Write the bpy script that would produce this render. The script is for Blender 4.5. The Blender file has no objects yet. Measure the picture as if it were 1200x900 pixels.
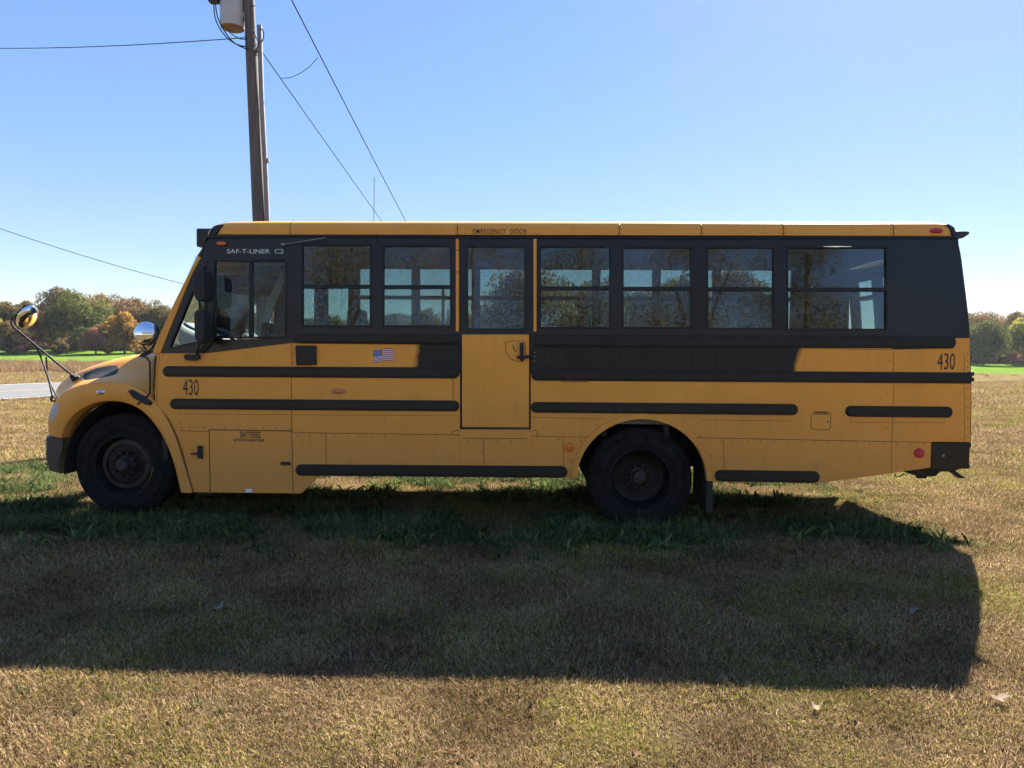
import bpy, bmesh, math, random
import numpy as np
from mathutils import Vector, Matrix
from mathutils.bvhtree import BVHTree

R = math.radians
S = bpy.context.scene
COL = S.collection

# ------------------------------------------------------------------ camera
F, HC, PITCH, ROLL = 800.0, 1.57, math.atan(30 / 800), 0.0081
cp, sp, cr, sr = math.cos(PITCH), math.sin(PITCH), math.cos(ROLL), math.sin(ROLL)
FW = Vector((0, cp, -sp)); R0 = Vector((1, 0, 0)); U0 = Vector((0, sp, cp))
RT = R0 * cr + U0 * sr
UP = U0 * cr - R0 * sr
CAM = Vector((0, 0, HC))
cd = bpy.data.cameras.new('camera'); cam = bpy.data.objects.new('camera', cd); COL.objects.link(cam)
cd.sensor_width = 36; cd.lens = F / 1200 * 36; cd.clip_start = 0.05; cd.clip_end = 3000
m = Matrix((RT, UP, -FW)).transposed().to_4x4(); m.translation = CAM
cam.matrix_world = m
S.camera = cam

# ------------------------------------------------------------------ light
SKY_GAMMA = 0.38
SUN_EL, SUN_AZ = R(38.7), R(31.0)      # azimuth from +Y towards +X
w = bpy.data.worlds.new('World'); S.world = w; w.use_nodes = True
nt = w.node_tree; nt.nodes.clear()
wo = nt.nodes.new('ShaderNodeOutputWorld'); bg = nt.nodes.new('ShaderNodeBackground')
sky = nt.nodes.new('ShaderNodeTexSky'); sky.sky_type = 'NISHITA'; sky.sun_disc = False
sky.sun_elevation = SUN_EL; sky.sun_rotation = SUN_AZ
sky.air_density = 1.0; sky.dust_density = 0.1; sky.ozone_density = 2.5; sky.altitude = 100
bg.inputs[1].default_value = 0.108
gm_ = nt.nodes.new('ShaderNodeGamma'); gm_.inputs[1].default_value = SKY_GAMMA
hs_ = nt.nodes.new('ShaderNodeHueSaturation'); hs_.inputs['Saturation'].default_value = 2.15; hs_.inputs['Hue'].default_value = .520
nt.links.new(sky.outputs[0], gm_.inputs[0]); nt.links.new(gm_.outputs[0], hs_.inputs['Color']); nt.links.new(hs_.outputs[0], bg.inputs[0]); nt.links.new(bg.outputs[0], wo.inputs[0])
sd = bpy.data.lights.new('sun', 'SUN'); sd.energy = 4.6; sd.angle = R(0.55); sd.color = (1, .93, .82)
so = bpy.data.objects.new('sun', sd); COL.objects.link(so)
sdir = Vector((math.sin(SUN_AZ) * math.cos(SUN_EL), math.cos(SUN_AZ) * math.cos(SUN_EL), math.sin(SUN_EL)))
so.rotation_euler = sdir.to_track_quat('Z', 'Y').to_euler()
so.location = (10, 20, 30)
S.view_settings.view_transform = 'Standard'; S.view_settings.look = 'None'
S.view_settings.exposure = 2.36; S.view_settings.gamma = 1
S.render.engine = 'CYCLES'
S.cycles.use_denoising = True
S.cycles.max_bounces = 8; S.cycles.transparent_max_bounces = 24
S.cycles.caustics_reflective = False; S.cycles.caustics_refractive = False
S.cycles.use_adaptive_sampling = True; S.cycles.adaptive_threshold = 0.02

# ------------------------------------------------------------------ helpers
def ray(px, py):
    return (FW + RT * ((px - 600) / F) + UP * ((450 - py) / F))

def at(px, py, Y):
    d = ray(px, py); return CAM + d * (Y / d.y)

# bus frame: empty on the ground at the middle of the bus; near side is local y = -1.2
THB = -math.atan(0.0324)
BUS = Matrix.Translation((0, 6.72 + 1.2, 0)) @ Matrix.Rotation(THB, 4, 'Z')
BI = BUS.inverted()
HW = 1.2
def prof(z):            # the side leans in above the belt
    return 0.0 if z < 1.8 else 0.055 * (z - 1.8)
def P(px, py, v=None):
    """pixel -> local (x,y,z) on the side (v None) or on the plane v metres in from the side"""
    o = BI @ CAM; d = (BI.to_3x3() @ ray(px, py))
    vv = 0.0 if v is None else v
    for _ in range(4):
        t = ((-HW + vv) - o.y) / d.y; q = o + d * t
        if v is None: vv = prof(q.z)
    return q
def UZ(px, py, v=None):
    q = P(px, py, v); return (q.x, q.z)

def nodes(mat):
    mat.use_nodes = True; t = mat.node_tree; t.nodes.clear()
    o = t.nodes.new('ShaderNodeOutputMaterial'); return t, o
def N(t, kind, **kw):
    n = t.nodes.new('ShaderNode' + kind)
    for k, v in kw.items():
        if k in n.inputs: n.inputs[k].default_value = v
        else: setattr(n, k, v)
    return n
def ramp(t, fac, stops, interp='LINEAR'):
    n = t.nodes.new('ShaderNodeValToRGB'); n.color_ramp.interpolation = interp
    e = n.color_ramp.elements
    while len(e) < len(stops): e.new(0.5)
    for i, (p, c) in enumerate(stops):
        e[i].position = p; e[i].color = (*c, 1) if len(c) == 3 else c
    t.links.new(fac, n.inputs[0]); return n
def mathn(t, op, a, b=None, clamp=False):
    n = t.nodes.new('ShaderNodeMath'); n.operation = op; n.use_clamp = clamp
    for i, x in enumerate((a, b)):
        if x is None: continue
        if isinstance(x, (int, float)): n.inputs[i].default_value = x
        else: t.links.new(x, n.inputs[i])
    return n.outputs[0]
def mixc(t, fac, a, b, mode='MIX'):
    n = t.nodes.new('ShaderNodeMix'); n.data_type = 'RGBA'; n.blend_type = mode
    for s, x in ((n.inputs[0], fac), (n.inputs[6], a), (n.inputs[7], b)):
        if isinstance(x, (int, float)): s.default_value = x
        elif isinstance(x, tuple): s.default_value = (*x, 1) if len(x) == 3 else x
        else: t.links.new(x, s)
    return n.outputs[2]
def noise(t, vec, scale, detail=4, rough=.55, dist=0):
    n = N(t, 'TexNoise', Scale=scale, Detail=detail, Roughness=rough, Distortion=dist)
    if vec is not None: t.links.new(vec, n.inputs['Vector'])
    return n

def mat(name, col, rough=.5, metal=0, spec=.5, coat=0, var=0.0, vs=3.0, emit=None, bump=0, bs=60, rv=0.08):
    mt = bpy.data.materials.new(name); t, o = nodes(mt)
    b = N(t, 'BsdfPrincipled'); t.links.new(b.outputs[0], o.inputs[0])
    b.inputs['Roughness'].default_value = rough; b.inputs['Metallic'].default_value = metal
    b.inputs['Specular IOR Level'].default_value = spec; b.inputs['Coat Weight'].default_value = coat
    tc = N(t, 'TexCoord')
    n1 = noise(t, tc.outputs['Object'], vs, 6)
    lo = tuple(c * (1 - var) for c in col); hi = tuple(min(1, c * (1 + var)) for c in col)
    rp = ramp(t, n1.outputs[0], [(0.3, lo), (0.7, hi)])
    t.links.new(rp.outputs[0], b.inputs['Base Color'])
    rr = mathn(t, 'MULTIPLY_ADD', n1.outputs[0], rv); t.nodes[-1].inputs[2].default_value = rough - rv / 2
    t.links.new(rr, b.inputs['Roughness'])
    if bump:
        bp = N(t, 'Bump', Strength=bump, Distance=.01); n2 = noise(t, tc.outputs['Object'], bs, 3)
        t.links.new(n2.outputs[0], bp.inputs['Height']); t.links.new(bp.outputs[0], b.inputs['Normal'])
    if emit:
        b.inputs['Emission Color'].default_value = (*emit, 1); b.inputs['Emission Strength'].default_value = 1
    return mt

class MB:
    """collects polygons and solids into one mesh"""
    def __init__(s): s.bm = bmesh.new()
    def face(s, pts):
        try: return s.bm.faces.new([s.bm.verts.new(p) for p in pts])
        except ValueError: return None
    def loop_solid(s, A, B):
        """solid between two matching loops"""
        a = [s.bm.verts.new(p) for p in A]; b = [s.bm.verts.new(p) for p in B]; n = len(a)
        s.bm.faces.new(a); s.bm.faces.new(b[::-1])
        for i in range(n):
            j = (i + 1) % n; s.bm.faces.new((a[j], a[i], b[i], b[j]))
    def side(s, pts, o0, o1, lean=True, y0=-HW):
        """prism on the bus side; pts are (x,z); o = outward offset"""
        pv = prof if lean else (lambda z: 0)
        s.loop_solid([(x, y0 + pv(z) - o1, z) for x, z in pts], [(x, y0 + pv(z) - o0, z) for x, z in pts])
    def box(s, x0, x1, y0, y1, z0, z1):
        s.loop_solid([(x0, y0, z0), (x1, y0, z0), (x1, y1, z0), (x0, y1, z0)],
                     [(x0, y0, z1), (x1, y0, z1), (x1, y1, z1), (x0, y1, z1)])
    def tube(s, path, r, n=8, cap=True, r1=None):
        path = [Vector(p) for p in path]; rings = []; up = None
        for i, p in enumerate(path):
            d = (path[min(i + 1, len(path) - 1)] - path[max(i - 1, 0)]).normalized()
            if up is None: up = d.orthogonal().normalized()
            up = (up - d * up.dot(d)).normalized(); q = d.cross(up)
            rr = r if r1 is None else r + (r1 - r) * i / (len(path) - 1)
            rings.append([s.bm.verts.new(p + (up * math.cos(a) + q * math.sin(a)) * rr)
                          for a in [2 * math.pi * k / n for k in range(n)]])
        for a, b in zip(rings, rings[1:]):
            for k in range(n):
                l = (k + 1) % n; s.bm.faces.new((a[k], a[l], b[l], b[k]))
        if cap: s.bm.faces.new(rings[0][::-1]); s.bm.faces.new(rings[-1])
    def lathe(s, prf, c, axis='y', n=48):
        """prf: list of (radius, along); axis through c"""
        rings = []
        for r, a in prf:
            ring = []
            for k in range(n):
                t = 2 * math.pi * k / n
                if axis == 'y': p = (c[0] + r * math.cos(t), c[1] + a, c[2] + r * math.sin(t))
                elif axis == 'z': p = (c[0] + r * math.cos(t), c[1] + r * math.sin(t), c[2] + a)
                else: p = (c[0] + a, c[1] + r * math.cos(t), c[2] + r * math.sin(t))
                ring.append(s.bm.verts.new(p))
            rings.append(ring)
        for a, b in zip(rings, rings[1:]):
            for k in range(n):
                l = (k + 1) % n; s.bm.faces.new((a[k], a[l], b[l], b[k]))
        return rings
    def ball(s, c, r, sx=1, sy=1, sz=1, u=12, v=8):
        bmesh.ops.create_uvsphere(s.bm, u_segments=u, v_segments=v, radius=r,
                                  matrix=Matrix.Translation(c) @ Matrix.Diagonal((sx, sy, sz, 1)))
    def build(s, name, material, parent=None, smooth=None, bevel=0, seg=2, sub=0, recalc=True):
        if recalc: bmesh.ops.recalc_face_normals(s.bm, faces=s.bm.faces)
        me = bpy.data.meshes.new(name); s.bm.to_mesh(me); s.bm.free()
        if material: me.materials.append(material)
        o = bpy.data.objects.new(name, me); COL.objects.link(o)
        if parent:
            o.parent = parent
            if parent.name == 'school_bus': o.matrix_parent_inverse = Matrix.Translation((0, 0, .12))
        if smooth is not None:
            me.shade_smooth()
            if smooth < 180:
                md = None
                me.set_sharp_from_angle(angle=R(smooth))
        if bevel:
            md = o.modifiers.new('bevel', 'BEVEL'); md.width = bevel; md.segments = seg; md.limit_method = 'ANGLE'; md.angle_limit = R(40)
            me.shade_smooth(); me.set_sharp_from_angle(angle=R(40)); md.harden_normals = False
        if sub:
            md = o.modifiers.new('sub', 'SUBSURF'); md.levels = sub; md.render_levels = sub; me.shade_smooth()
        return o

def tag(o, label=None, cat=None, group=None, kind=None):
    if label: o['label'] = label
    if cat: o['category'] = cat
    if group: o['group'] = group
    if kind: o['kind'] = kind
    return o
def empty(name, loc, rz=0):
    o = bpy.data.objects.new(name, None); COL.objects.link(o); o.location = loc; o.rotation_euler = (0, 0, rz)
    o.empty_display_size = .3
    return o
def text_mesh(body, material, name, parent, x0, x1, ztop, zbot, out=.004, bold=0.0, lean=True, spacing=1, y0=-HW, thick=.001, slant=0):
    """flat lettering on the near side, fitted to the given box (local bus coordinates)"""
    cu = bpy.data.curves.new('lettering', 'FONT'); cu.body = body; cu.size = 1; cu.offset = bold; cu.space_character = spacing
    cu.extrude = 0.0; cu.resolution_u = 3
    to = bpy.data.objects.new('lettering', cu); COL.objects.link(to)
    dg = bpy.context.evaluated_depsgraph_get()
    me = bpy.data.meshes.new_from_object(to.evaluated_get(dg))
    bpy.data.objects.remove(to); bpy.data.curves.remove(cu)
    co = np.array([v.co[:] for v in me.vertices]); a, b = co.min(0), co.max(0)
    for v in me.vertices:
        tx = (v.co.x - a[0]) / (b[0] - a[0]); ty = (v.co.y - a[1]) / (b[1] - a[1])
        z = zbot + ty * (ztop - zbot)
        v.co = (x0 + tx * (x1 - x0), y0 + (prof(z) if lean else 0) - out, z)
    me.materials.clear(); me.materials.append(material); me.name = name
    bb_ = bmesh.new(); bb_.from_mesh(me); bb_.normal_update()
    for f in bb_.faces:
        if f.normal.y > 0: f.normal_flip()
        f.smooth = False
    bb_.to_mesh(me); bb_.free()
    o = bpy.data.objects.new(name, me); COL.objects.link(o); o.parent = parent; o.matrix_parent_inverse = Matrix.Translation((0, 0, .12))
    return o
def text_px(body, material, parent, xa, ya, xb, yb, name='lettering', **kw):
    a = UZ(xa, yb); b = UZ(xb, ya)
    return text_mesh(body, material, name, parent, a[0], b[0], b[1], a[1], **kw)

# ------------------------------------------------------------------ materials
def paint_yellow():
    mt = bpy.data.materials.new('school_bus_yellow_paint'); t, o = nodes(mt)
    b = N(t, 'BsdfPrincipled'); t.links.new(b.outputs[0], o.inputs[0])
    tc = N(t, 'TexCoord'); ob = tc.outputs['Object']
    sep = N(t, 'SeparateXYZ'); t.links.new(ob, sep.inputs[0])
    n1 = noise(t, ob, 2.2, 6, .6); n2 = noise(t, ob, 22, 5, .65)
    base = ramp(t, n1.outputs[0], [(.3, (.86, .342, .046)), (.7, (.94, .395, .058))]).outputs[0]
    # road film: stronger low on the body, broken by noise
    lowz = N(t, 'MapRange'); lowz.inputs[1].default_value = 1.35; lowz.inputs[2].default_value = .35
    t.links.new(sep.outputs[2], lowz.inputs[0])
    mp = N(t, 'Mapping'); mp.inputs['Scale'].default_value = (9, 9, .9); t.links.new(ob, mp.inputs[0])
    streak = noise(t, mp.outputs[0], 1.6, 5, .6)
    f = mathn(t, 'MULTIPLY', lowz.outputs[0], mathn(t, 'MULTIPLY_ADD', n1.outputs[0], .5)); 
    f2 = mathn(t, 'MULTIPLY', mathn(t, 'SUBTRACT', streak.outputs[0], .52), 1.0, True)
    f3 = mathn(t, 'ADD', f, f2, True)
    col = mixc(t, mathn(t, 'MULTIPLY', f3, .65), base, (.40, .20, .07))
    sp_ = mathn(t, 'MULTIPLY', mathn(t, 'SUBTRACT', n2.outputs[0], .66), 3.0, True)
    col = mixc(t, sp_, col, (.20, .12, .06))
    # the old lettering sprayed over with matt black between the two upper rails
    x, z = sep.outputs[0], sep.outputs[2]
    wob = mathn(t, 'MULTIPLY', mathn(t, 'SUBTRACT', noise(t, ob, 5, 3).outputs[0], .5), .09)
    xw = mathn(t, 'SUBTRACT', mathn(t, 'ADD', x, wob), mathn(t, 'MULTIPLY', mathn(t, 'SUBTRACT', z, 1.6), .22))
    def band(x0, x1, soft):
        a = mathn(t, 'DIVIDE', mathn(t, 'SUBTRACT', xw, x0), soft, True)
        c = mathn(t, 'DIVIDE', mathn(t, 'SUBTRACT', x1, xw), soft, True)
        return mathn(t, 'MULTIPLY', a, c)
    xl0 = UZ(485, 416)[0]; xl1 = UZ(539, 416)[0]; xr0 = UZ(619, 416)[0]; xr1 = UZ(938, 420)[0]
    bb = mathn(t, 'MAXIMUM', band(xl0, xl1 + .1, .06), band(xr0 - .1, xr1, .05))
    zt = UZ(600, 395)[1]; zb = UZ(600, 438)[1]
    zz = mathn(t, 'MULTIPLY', mathn(t, 'GREATER_THAN', z, zb), mathn(t, 'LESS_THAN', z, zt))
    off_door = mathn(t, 'MAXIMUM', mathn(t, 'LESS_THAN', x, UZ(539.5, 416)[0]), mathn(t, 'GREATER_THAN', x, UZ(621.5, 416)[0]))
    zz = mathn(t, 'MULTIPLY', zz, off_door)
    bb = mathn(t, 'MULTIPLY', bb, zz)
    # only the near flank was sprayed
    bb = mathn(t, 'MULTIPLY', bb, mathn(t, 'LESS_THAN', sep.outputs[1], -1.15))
    col = mixc(t, bb, col, (.012, .012, .013))
    t.links.new(col, b.inputs['Base Color'])
    rr = mathn(t, 'MULTIPLY_ADD', f3, .25); t.nodes[-1].inputs[2].default_value = .38
    t.links.new(rr, b.inputs['Roughness'])
    b.inputs['Specular IOR Level'].default_value = .28; b.inputs['Coat Weight'].default_value = .05; b.inputs['Coat Roughness'].default_value = .2
    bp = N(t, 'Bump', Strength=.22, Distance=.02); n3 = noise(t, ob, 2.0, 2); t.links.new(n3.outputs[0], bp.inputs['Height'])
    t.links.new(bp.outputs[0], b.inputs['Normal'])
    return mt
M_Y = paint_yellow()
M_K = mat('black_body_paint', (.006, .006, .0075), .32, var=.5, vs=4, spec=.4, coat=.12, bump=.08, bs=3)
M_RAIL = mat('black_rub_rail', (.007, .007, .0085), .38, var=.5, vs=7, spec=.38)
M_RUB = mat('black_rubber', (.018, .018, .018), .7, var=.4, vs=10)
M_SEAM = mat('panel_gap', (.07, .035, .012), .8)
M_RIV = mat('rivet_paint', (.17, .08, .03), .6, var=.4, vs=30)
M_TXT = mat('black_lettering', (.012, .012, .014), .5)
M_GHOST = mat('covered_lettering', (.021, .018, .018), .42, rv=.02, spec=.35)
M_TYRE = mat('tyre_rubber', (.011, .011, .0115), .85, var=.6, vs=14, spec=.15, bump=.3, bs=90)
M_RIM = mat('black_steel_rim', (.007, .007, .0075), .5, var=.8, vs=8, spec=.2)
M_HUB = mat('rusty_hub', (.042, .032, .028), .7, var=.5, vs=20, metal=.3)
M_CHAS = mat('chassis_black', (.02, .019, .018), .8, var=.6, vs=6)
M_CHR = mat('chrome', (.85, .85, .85), .03, metal=1, rv=.0)
M_INT = mat('interior_grey', (.16, .16, .15), .7, var=.2)
M_SEAT = mat('seat_vinyl', (.05, .045, .04), .55, var=.3)
M_BUMP = mat('bumper_dark_grey', (.05, .05, .055), .4, var=.4, metal=.3)
M_AMB = mat('amber_lens', (.75, .16, .02), .25, rv=.02)
M_RED = mat('red_lens', (.5, .02, .03), .25, rv=.02)
M_WHITE = mat('white_sticker', (.7, .7, .72), .5)
M_FLAGR = mat('flag_red', (.5, .06, .06), .5); M_FLAGB = mat('flag_blue', (.05, .09, .38), .5)
M_LENS = mat('headlight_lens', (.45, .47, .5), .12, coat=.5, rv=.02)
M_DUSTY = mat('grey_metal', (.3, .3, .3), .4, metal=.8, var=.2)

def glass(name, tint, refl=1.0):
    mt = bpy.data.materials.new(name); t, o = nodes(mt)
    tr = N(t, 'BsdfTransparent'); tr.inputs[0].default_value = (*tint, 1)
    gl = N(t, 'BsdfGlossy'); gl.inputs['Roughness'].default_value = .02; gl.inputs[0].default_value = (.9, .95, 1, 1)
    tc = N(t, 'TexCoord'); bp = N(t, 'Bump', Strength=.012, Distance=.02); n3 = noise(t, tc.outputs['Object'], 2.5, 1)
    t.links.new(n3.outputs[0], bp.inputs['Height']); t.links.new(bp.outputs[0], gl.inputs['Normal'])
    fr = N(t, 'Fresnel', IOR=1.5)
    f = mathn(t, 'MULTIPLY', fr.outputs[0], 1.9 * refl, True)
    mx = N(t, 'MixShader'); t.links.new(f, mx.inputs[0]); t.links.new(tr.outputs[0], mx.inputs[1]); t.links.new(gl.outputs[0], mx.inputs[2])
    df = N(t, 'BsdfDiffuse'); df.inputs[0].default_value = (.35, .33, .3, 1)
    n4 = noise(t, tc.outputs['Object'], 40, 5, .7); n5 = noise(t, tc.outputs['Object'], 2, 3)
    dirt = mathn(t, 'MULTIPLY', mathn(t, 'SUBTRACT', n4.outputs[0], .42), mathn(t, 'MULTIPLY', n5.outputs[0], .32), True)
    m2 = N(t, 'MixShader'); t.links.new(dirt, m2.inputs[0]); t.links.new(mx.outputs[0], m2.inputs[1]); t.links.new(df.outputs[0], m2.inputs[2])
    t.links.new(m2.outputs[0], o.inputs[0]); return mt
M_GL = glass('tinted_window_glass', (.46, .56, .56))
M_GLC = glass('clear_cab_glass', (.76, .84, .84), .5)

# ------------------------------------------------------------------ terrain
GZ = -.12            # level of the lawn
def hgt(x, y):
    t = np.clip((y - 70) / 55, 0, 1.4) ** 2
    side = np.clip((x + 86) / 174, 0, 1)
    h = t * (2.2 + (1.15 - 2.2) * side)
    near = np.clip((np.hypot(x, y - 6) - 14) / 12, 0, 1)
    return GZ + h + near * (.10 * np.sin(x * .21 + 1) * np.cos(y * .17) + .05 * np.sin(x * .5 + y * .37)) * np.clip((75 - y) / 20, 0, 1)

def axis_lines(fine, rng, far):
    a = list(np.arange(-rng, rng + 1e-6, fine)); s = fine; x = rng; up = []
    while x < far: s *= 1.22; x += s; up.append(x)
    return np.array([-u for u in up[::-1]] + a + up)
xs = axis_lines(1.0, 40, 1800); ys = axis_lines(1.0, 40, 1800) + 30
X, Y = np.meshgrid(xs, ys); Z = hgt(X, Y) - .012
ni, nj = X.shape
verts = np.stack([X, Y, Z], -1).reshape(-1, 3)
idx = np.arange(ni * nj).reshape(ni, nj)
faces = np.stack([idx[:-1, :-1], idx[:-1, 1:], idx[1:, 1:], idx[1:, :-1]], -1).reshape(-1, 4)
me = bpy.data.meshes.new('ground'); me.from_pydata(verts.tolist(), [], faces.tolist()); me.shade_smooth()
ground = bpy.data.objects.new('ground', me); COL.objects.link(ground); ground['kind'] = 'structure'

# road: straight, running off to the right at about 45 degrees behind the bus
RA = Vector((-18.45, 24.6, 0)); RD = Vector((.585, .811, 0)).normalized(); RN = Vector((-RD.y, RD.x, 0))
RWID = 12.5
def on_road(x, y, pad=0.0):
    d = (x - RA.x) * RN.x + (y - RA.y) * RN.y
    return (d > -pad) & (d < RWID + pad)

def ground_mat():
    mt = bpy.data.materials.new('mown_dry_grass_soil'); t, o = nodes(mt)
    b = N(t, 'BsdfPrincipled', Roughness=.95); t.links.new(b.outputs[0], o.inputs[0]); b.inputs['Specular IOR Level'].default_value = 0
    g = N(t, 'NewGeometry'); pos = g.outputs['Position']; sep = N(t, 'SeparateXYZ'); t.links.new(pos, sep.inputs[0])
    n1 = noise(t, pos, .55, 5, .6); n2 = noise(t, pos, 9, 6, .7); n3 = noise(t, pos, .12, 4)
    thatch = ramp(t, n2.outputs[0], [(.25, (.035, .025, .016)), (.55, (.08, .056, .033)), (.8, (.14, .10, .06))]).outputs[0]
    green = ramp(t, n2.outputs[0], [(.3, (.06, .07, .02)), (.8, (.16, .17, .05))]).outputs[0]
    gf = mathn(t, 'MULTIPLY', mathn(t, 'SUBTRACT', n1.outputs[0], .48), 5, True)
    near = mixc(t, mathn(t, 'MULTIPLY', gf, .7), thatch, green)
    # farther away the sheet itself carries the turf colour, darkened for missing blade shade
    fard = N(t, 'MapRange'); fard.inputs[1].default_value = 18; fard.inputs[2].default_value = 45; t.links.new(sep.outputs[1], fard.inputs[0])
    n4 = noise(t, pos, 2.2, 6, .7)
    farc = ramp(t, n4.outputs[0], [(.3, (.085, .07, .03)), (.55, (.16, .12, .06)), (.75, (.12, .12, .04))]).outputs[0]
    c = mixc(t, fard.outputs[0], near, farc)
    # green winter crop in the field beyond
    edge = mathn(t, 'ADD', mathn(t, 'ADD', sep.outputs[1], mathn(t, 'MULTIPLY', sep.outputs[0], .055)), mathn(t, 'MULTIPLY', n3.outputs[0], 3.0))
    crop = mathn(t, 'DIVIDE', mathn(t, 'SUBTRACT', edge, 96.5), 1.5, True)
    cropc = ramp(t, noise(t, pos, .4, 5, .7).outputs[0], [(.3, (.075, .135, .02)), (.7, (.12, .185, .032))]).outputs[0]
    c = mixc(t, crop, c, cropc)
    wood = mathn(t, 'DIVIDE', mathn(t, 'SUBTRACT', sep.outputs[1], 129), 3, True)
    c = mixc(t, wood, c, (.06, .045, .025))
    t.links.new(c, b.inputs['Base Color'])
    bp = N(t, 'Bump', Strength=.7, Distance=.04); t.links.new(n2.outputs[0], bp.inputs['Height']); t.links.new(bp.outputs[0], b.inputs['Normal'])
    return mt
ground.data.materials.append(ground_mat())

def strip(name, d0, d1, lift, material, s0=-60, s1=400, n=230):
    mb = MB(); prev = None
    for i in range(n + 1):
        s = s0 + (s1 - s0) * i / n
        row = []
        for k in range(5):
            p = RA + RD * s + RN * (d0 + (d1 - d0) * k / 4); row.append(mb.bm.verts.new((p.x, p.y, float(hgt(p.x, p.y)) + lift)))
        if prev:
            for k in range(4): mb.bm.faces.new((prev[k], prev[k + 1], row[k + 1], row[k]))
        prev = row
    o = mb.build(name, material, smooth=180); o['kind'] = 'structure'; return o
def asphalt():
    mt = bpy.data.materials.new('worn_asphalt'); t, o = nodes(mt)
    b = N(t, 'BsdfPrincipled', Roughness=.85); t.links.new(b.outputs[0], o.inputs[0])
    g = N(t, 'NewGeometry'); n = noise(t, g.outputs['Position'], 1.2, 6, .7); n2 = noise(t, g.outputs['Position'], 60, 3)
    c = ramp(t, n.outputs[0], [(.3, (.085, .085, .088)), (.7, (.13, .128, .126))]).outputs[0]
    c = mixc(t, .4, c, n2.outputs[1], 'OVERLAY'); t.links.new(c, b.inputs['Base Color']); return mt
M_LINE = mat('worn_road_paint', (.62, .62, .6), .7, var=.25, vs=8)
strip('road', 0, RWID, .05, asphalt())
strip('road_edge_line', .45, .6, .056, M_LINE)
strip('road_edge_marking', RWID - .65, RWID - .5, .056, M_LINE)
M_YL = mat('worn_yellow_road_paint', (.55, .38, .05), .7, var=.25, vs=8)
strip('road_centre_line', RWID / 2 - .06, RWID / 2 + .06, .056, M_YL)

# ------------------------------------------------------------------ grass (geometry-node instancing, one object per kind of stuff)
def grass_mat(name, dry, green, gthr, gscale, trans=.35, gmax=1.0):
    mt = bpy.data.materials.new(name); t, o = nodes(mt)
    at_ = N(t, 'Attribute'); at_.attribute_name = 'rnd'
    sep = N(t, 'SeparateColor'); t.links.new(at_.outputs['Color'], sep.inputs[0])
    oi = N(t, 'ObjectInfo')
    n = noise(t, oi.outputs['Location'], gscale, 5, .65)
    n2 = noise(t, oi.outputs['Location'], .23, 2, .5)
    s_ = mathn(t, 'ADD', mathn(t, 'MULTIPLY', n.outputs[0], .65), mathn(t, 'MULTIPLY', n2.outputs[0], .35))
    gf = mathn(t, 'MULTIPLY', mathn(t, 'SUBTRACT', s_, gthr), 5.5, True)
    gf = mathn(t, 'MAXIMUM', mathn(t, 'MULTIPLY', gf, gmax), .05)
    isg = mathn(t, 'LESS_THAN', sep.outputs[0], gf)
    cd_ = ramp(t, sep.outputs[1], dry).outputs[0]
    cg = ramp(t, sep.outputs[1], green).outputs[0]
    c = mixc(t, isg, cd_, cg)
    n3 = noise(t, oi.outputs['Location'], 1.7, 4, .6)
    c = mixc(t, 1.0, c, ramp(t, n3.outputs[0], [(.32, (.62, .58, .55)), (.5, (1.0, .98, .95)), (.68, (1.3, 1.3, 1.25))]).outputs[0], 'MULTIPLY')
    d = N(t, 'BsdfDiffuse'); tl = N(t, 'BsdfTranslucent'); mx = N(t, 'MixShader'); mx.inputs[0].default_value = trans
    t.links.new(c, d.inputs[0]); t.links.new(c, tl.inputs[0]); t.links.new(d.outputs[0], mx.inputs[1]); t.links.new(tl.outputs[0], mx.inputs[2])
    gl = N(t, 'BsdfGlossy'); gl.inputs['Roughness'].default_value = .45; gl.inputs[0].default_value = (1, 1, 1, 1)
    m2 = N(t, 'MixShader'); m2.inputs[0].default_value = .0
    t.links.new(mx.outputs[0], m2.inputs[1]); t.links.new(gl.outputs[0], m2.inputs[2])
    t.links.new(m2.outputs[0], o.inputs[0]); return mt

def tuft_mesh(name, rng, n, rad, h0, h1, w0, w1, tilt0, tilt1, material, broad=0, curl=.5):
    V, Fc, C = [], [], []
    for i in range(n):
        a = rng.uniform(0, 2 * math.pi); r = rad * math.sqrt(rng.random()); bx, by = r * math.cos(a), r * math.sin(a)
        h = rng.uniform(h0, h1); wd = rng.uniform(w0, w1) * .5
        ta = rng.uniform(0, 2 * math.pi); tl = R(rng.uniform(tilt0, tilt1)); rr, gg = rng.random(), rng.random()
        dx, dy = math.cos(ta), math.sin(ta); sxx, syy = -dy, dx
        tw = rng.uniform(-.9, .9)
        segs = 3 if h > .07 else 2
        b0 = len(V); x, y, z = bx, by, 0; ang = tl * .5
        for k in range(segs + 1):
            f = k / segs
            if broad: ww = wd * math.sin(math.pi * min(.97, .12 + f * .85)) 
            else: ww = wd * (1 - f * .85)
            cz = ww * math.sin(tw)
            V.append((x - sxx * ww * math.cos(tw), y - syy * ww * math.cos(tw), z - cz)); V.append((x + sxx * ww * math.cos(tw), y + syy * ww * math.cos(tw), z + cz))
            C += [(rr, gg, rng.random(), 1)] * 2
            st = h / segs; x += dx * math.sin(ang) * st; y += dy * math.sin(ang) * st; z = max(z + math.cos(ang) * st, .002)
            ang += tl * curl * 2 / segs
        for k in range(segs): q = b0 + 2 * k; Fc.append((q, q + 1, q + 3, q + 2))
    me = bpy.data.meshes.new(name); me.from_pydata(V, [], Fc)
    ca = me.color_attributes.new('rnd', 'FLOAT_COLOR', 'POINT'); ca.data.foreach_set('color', np.array(C, dtype=np.float32).ravel())
    me.materials.append(material)
    return bpy.data.objects.new(name, me)

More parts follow.
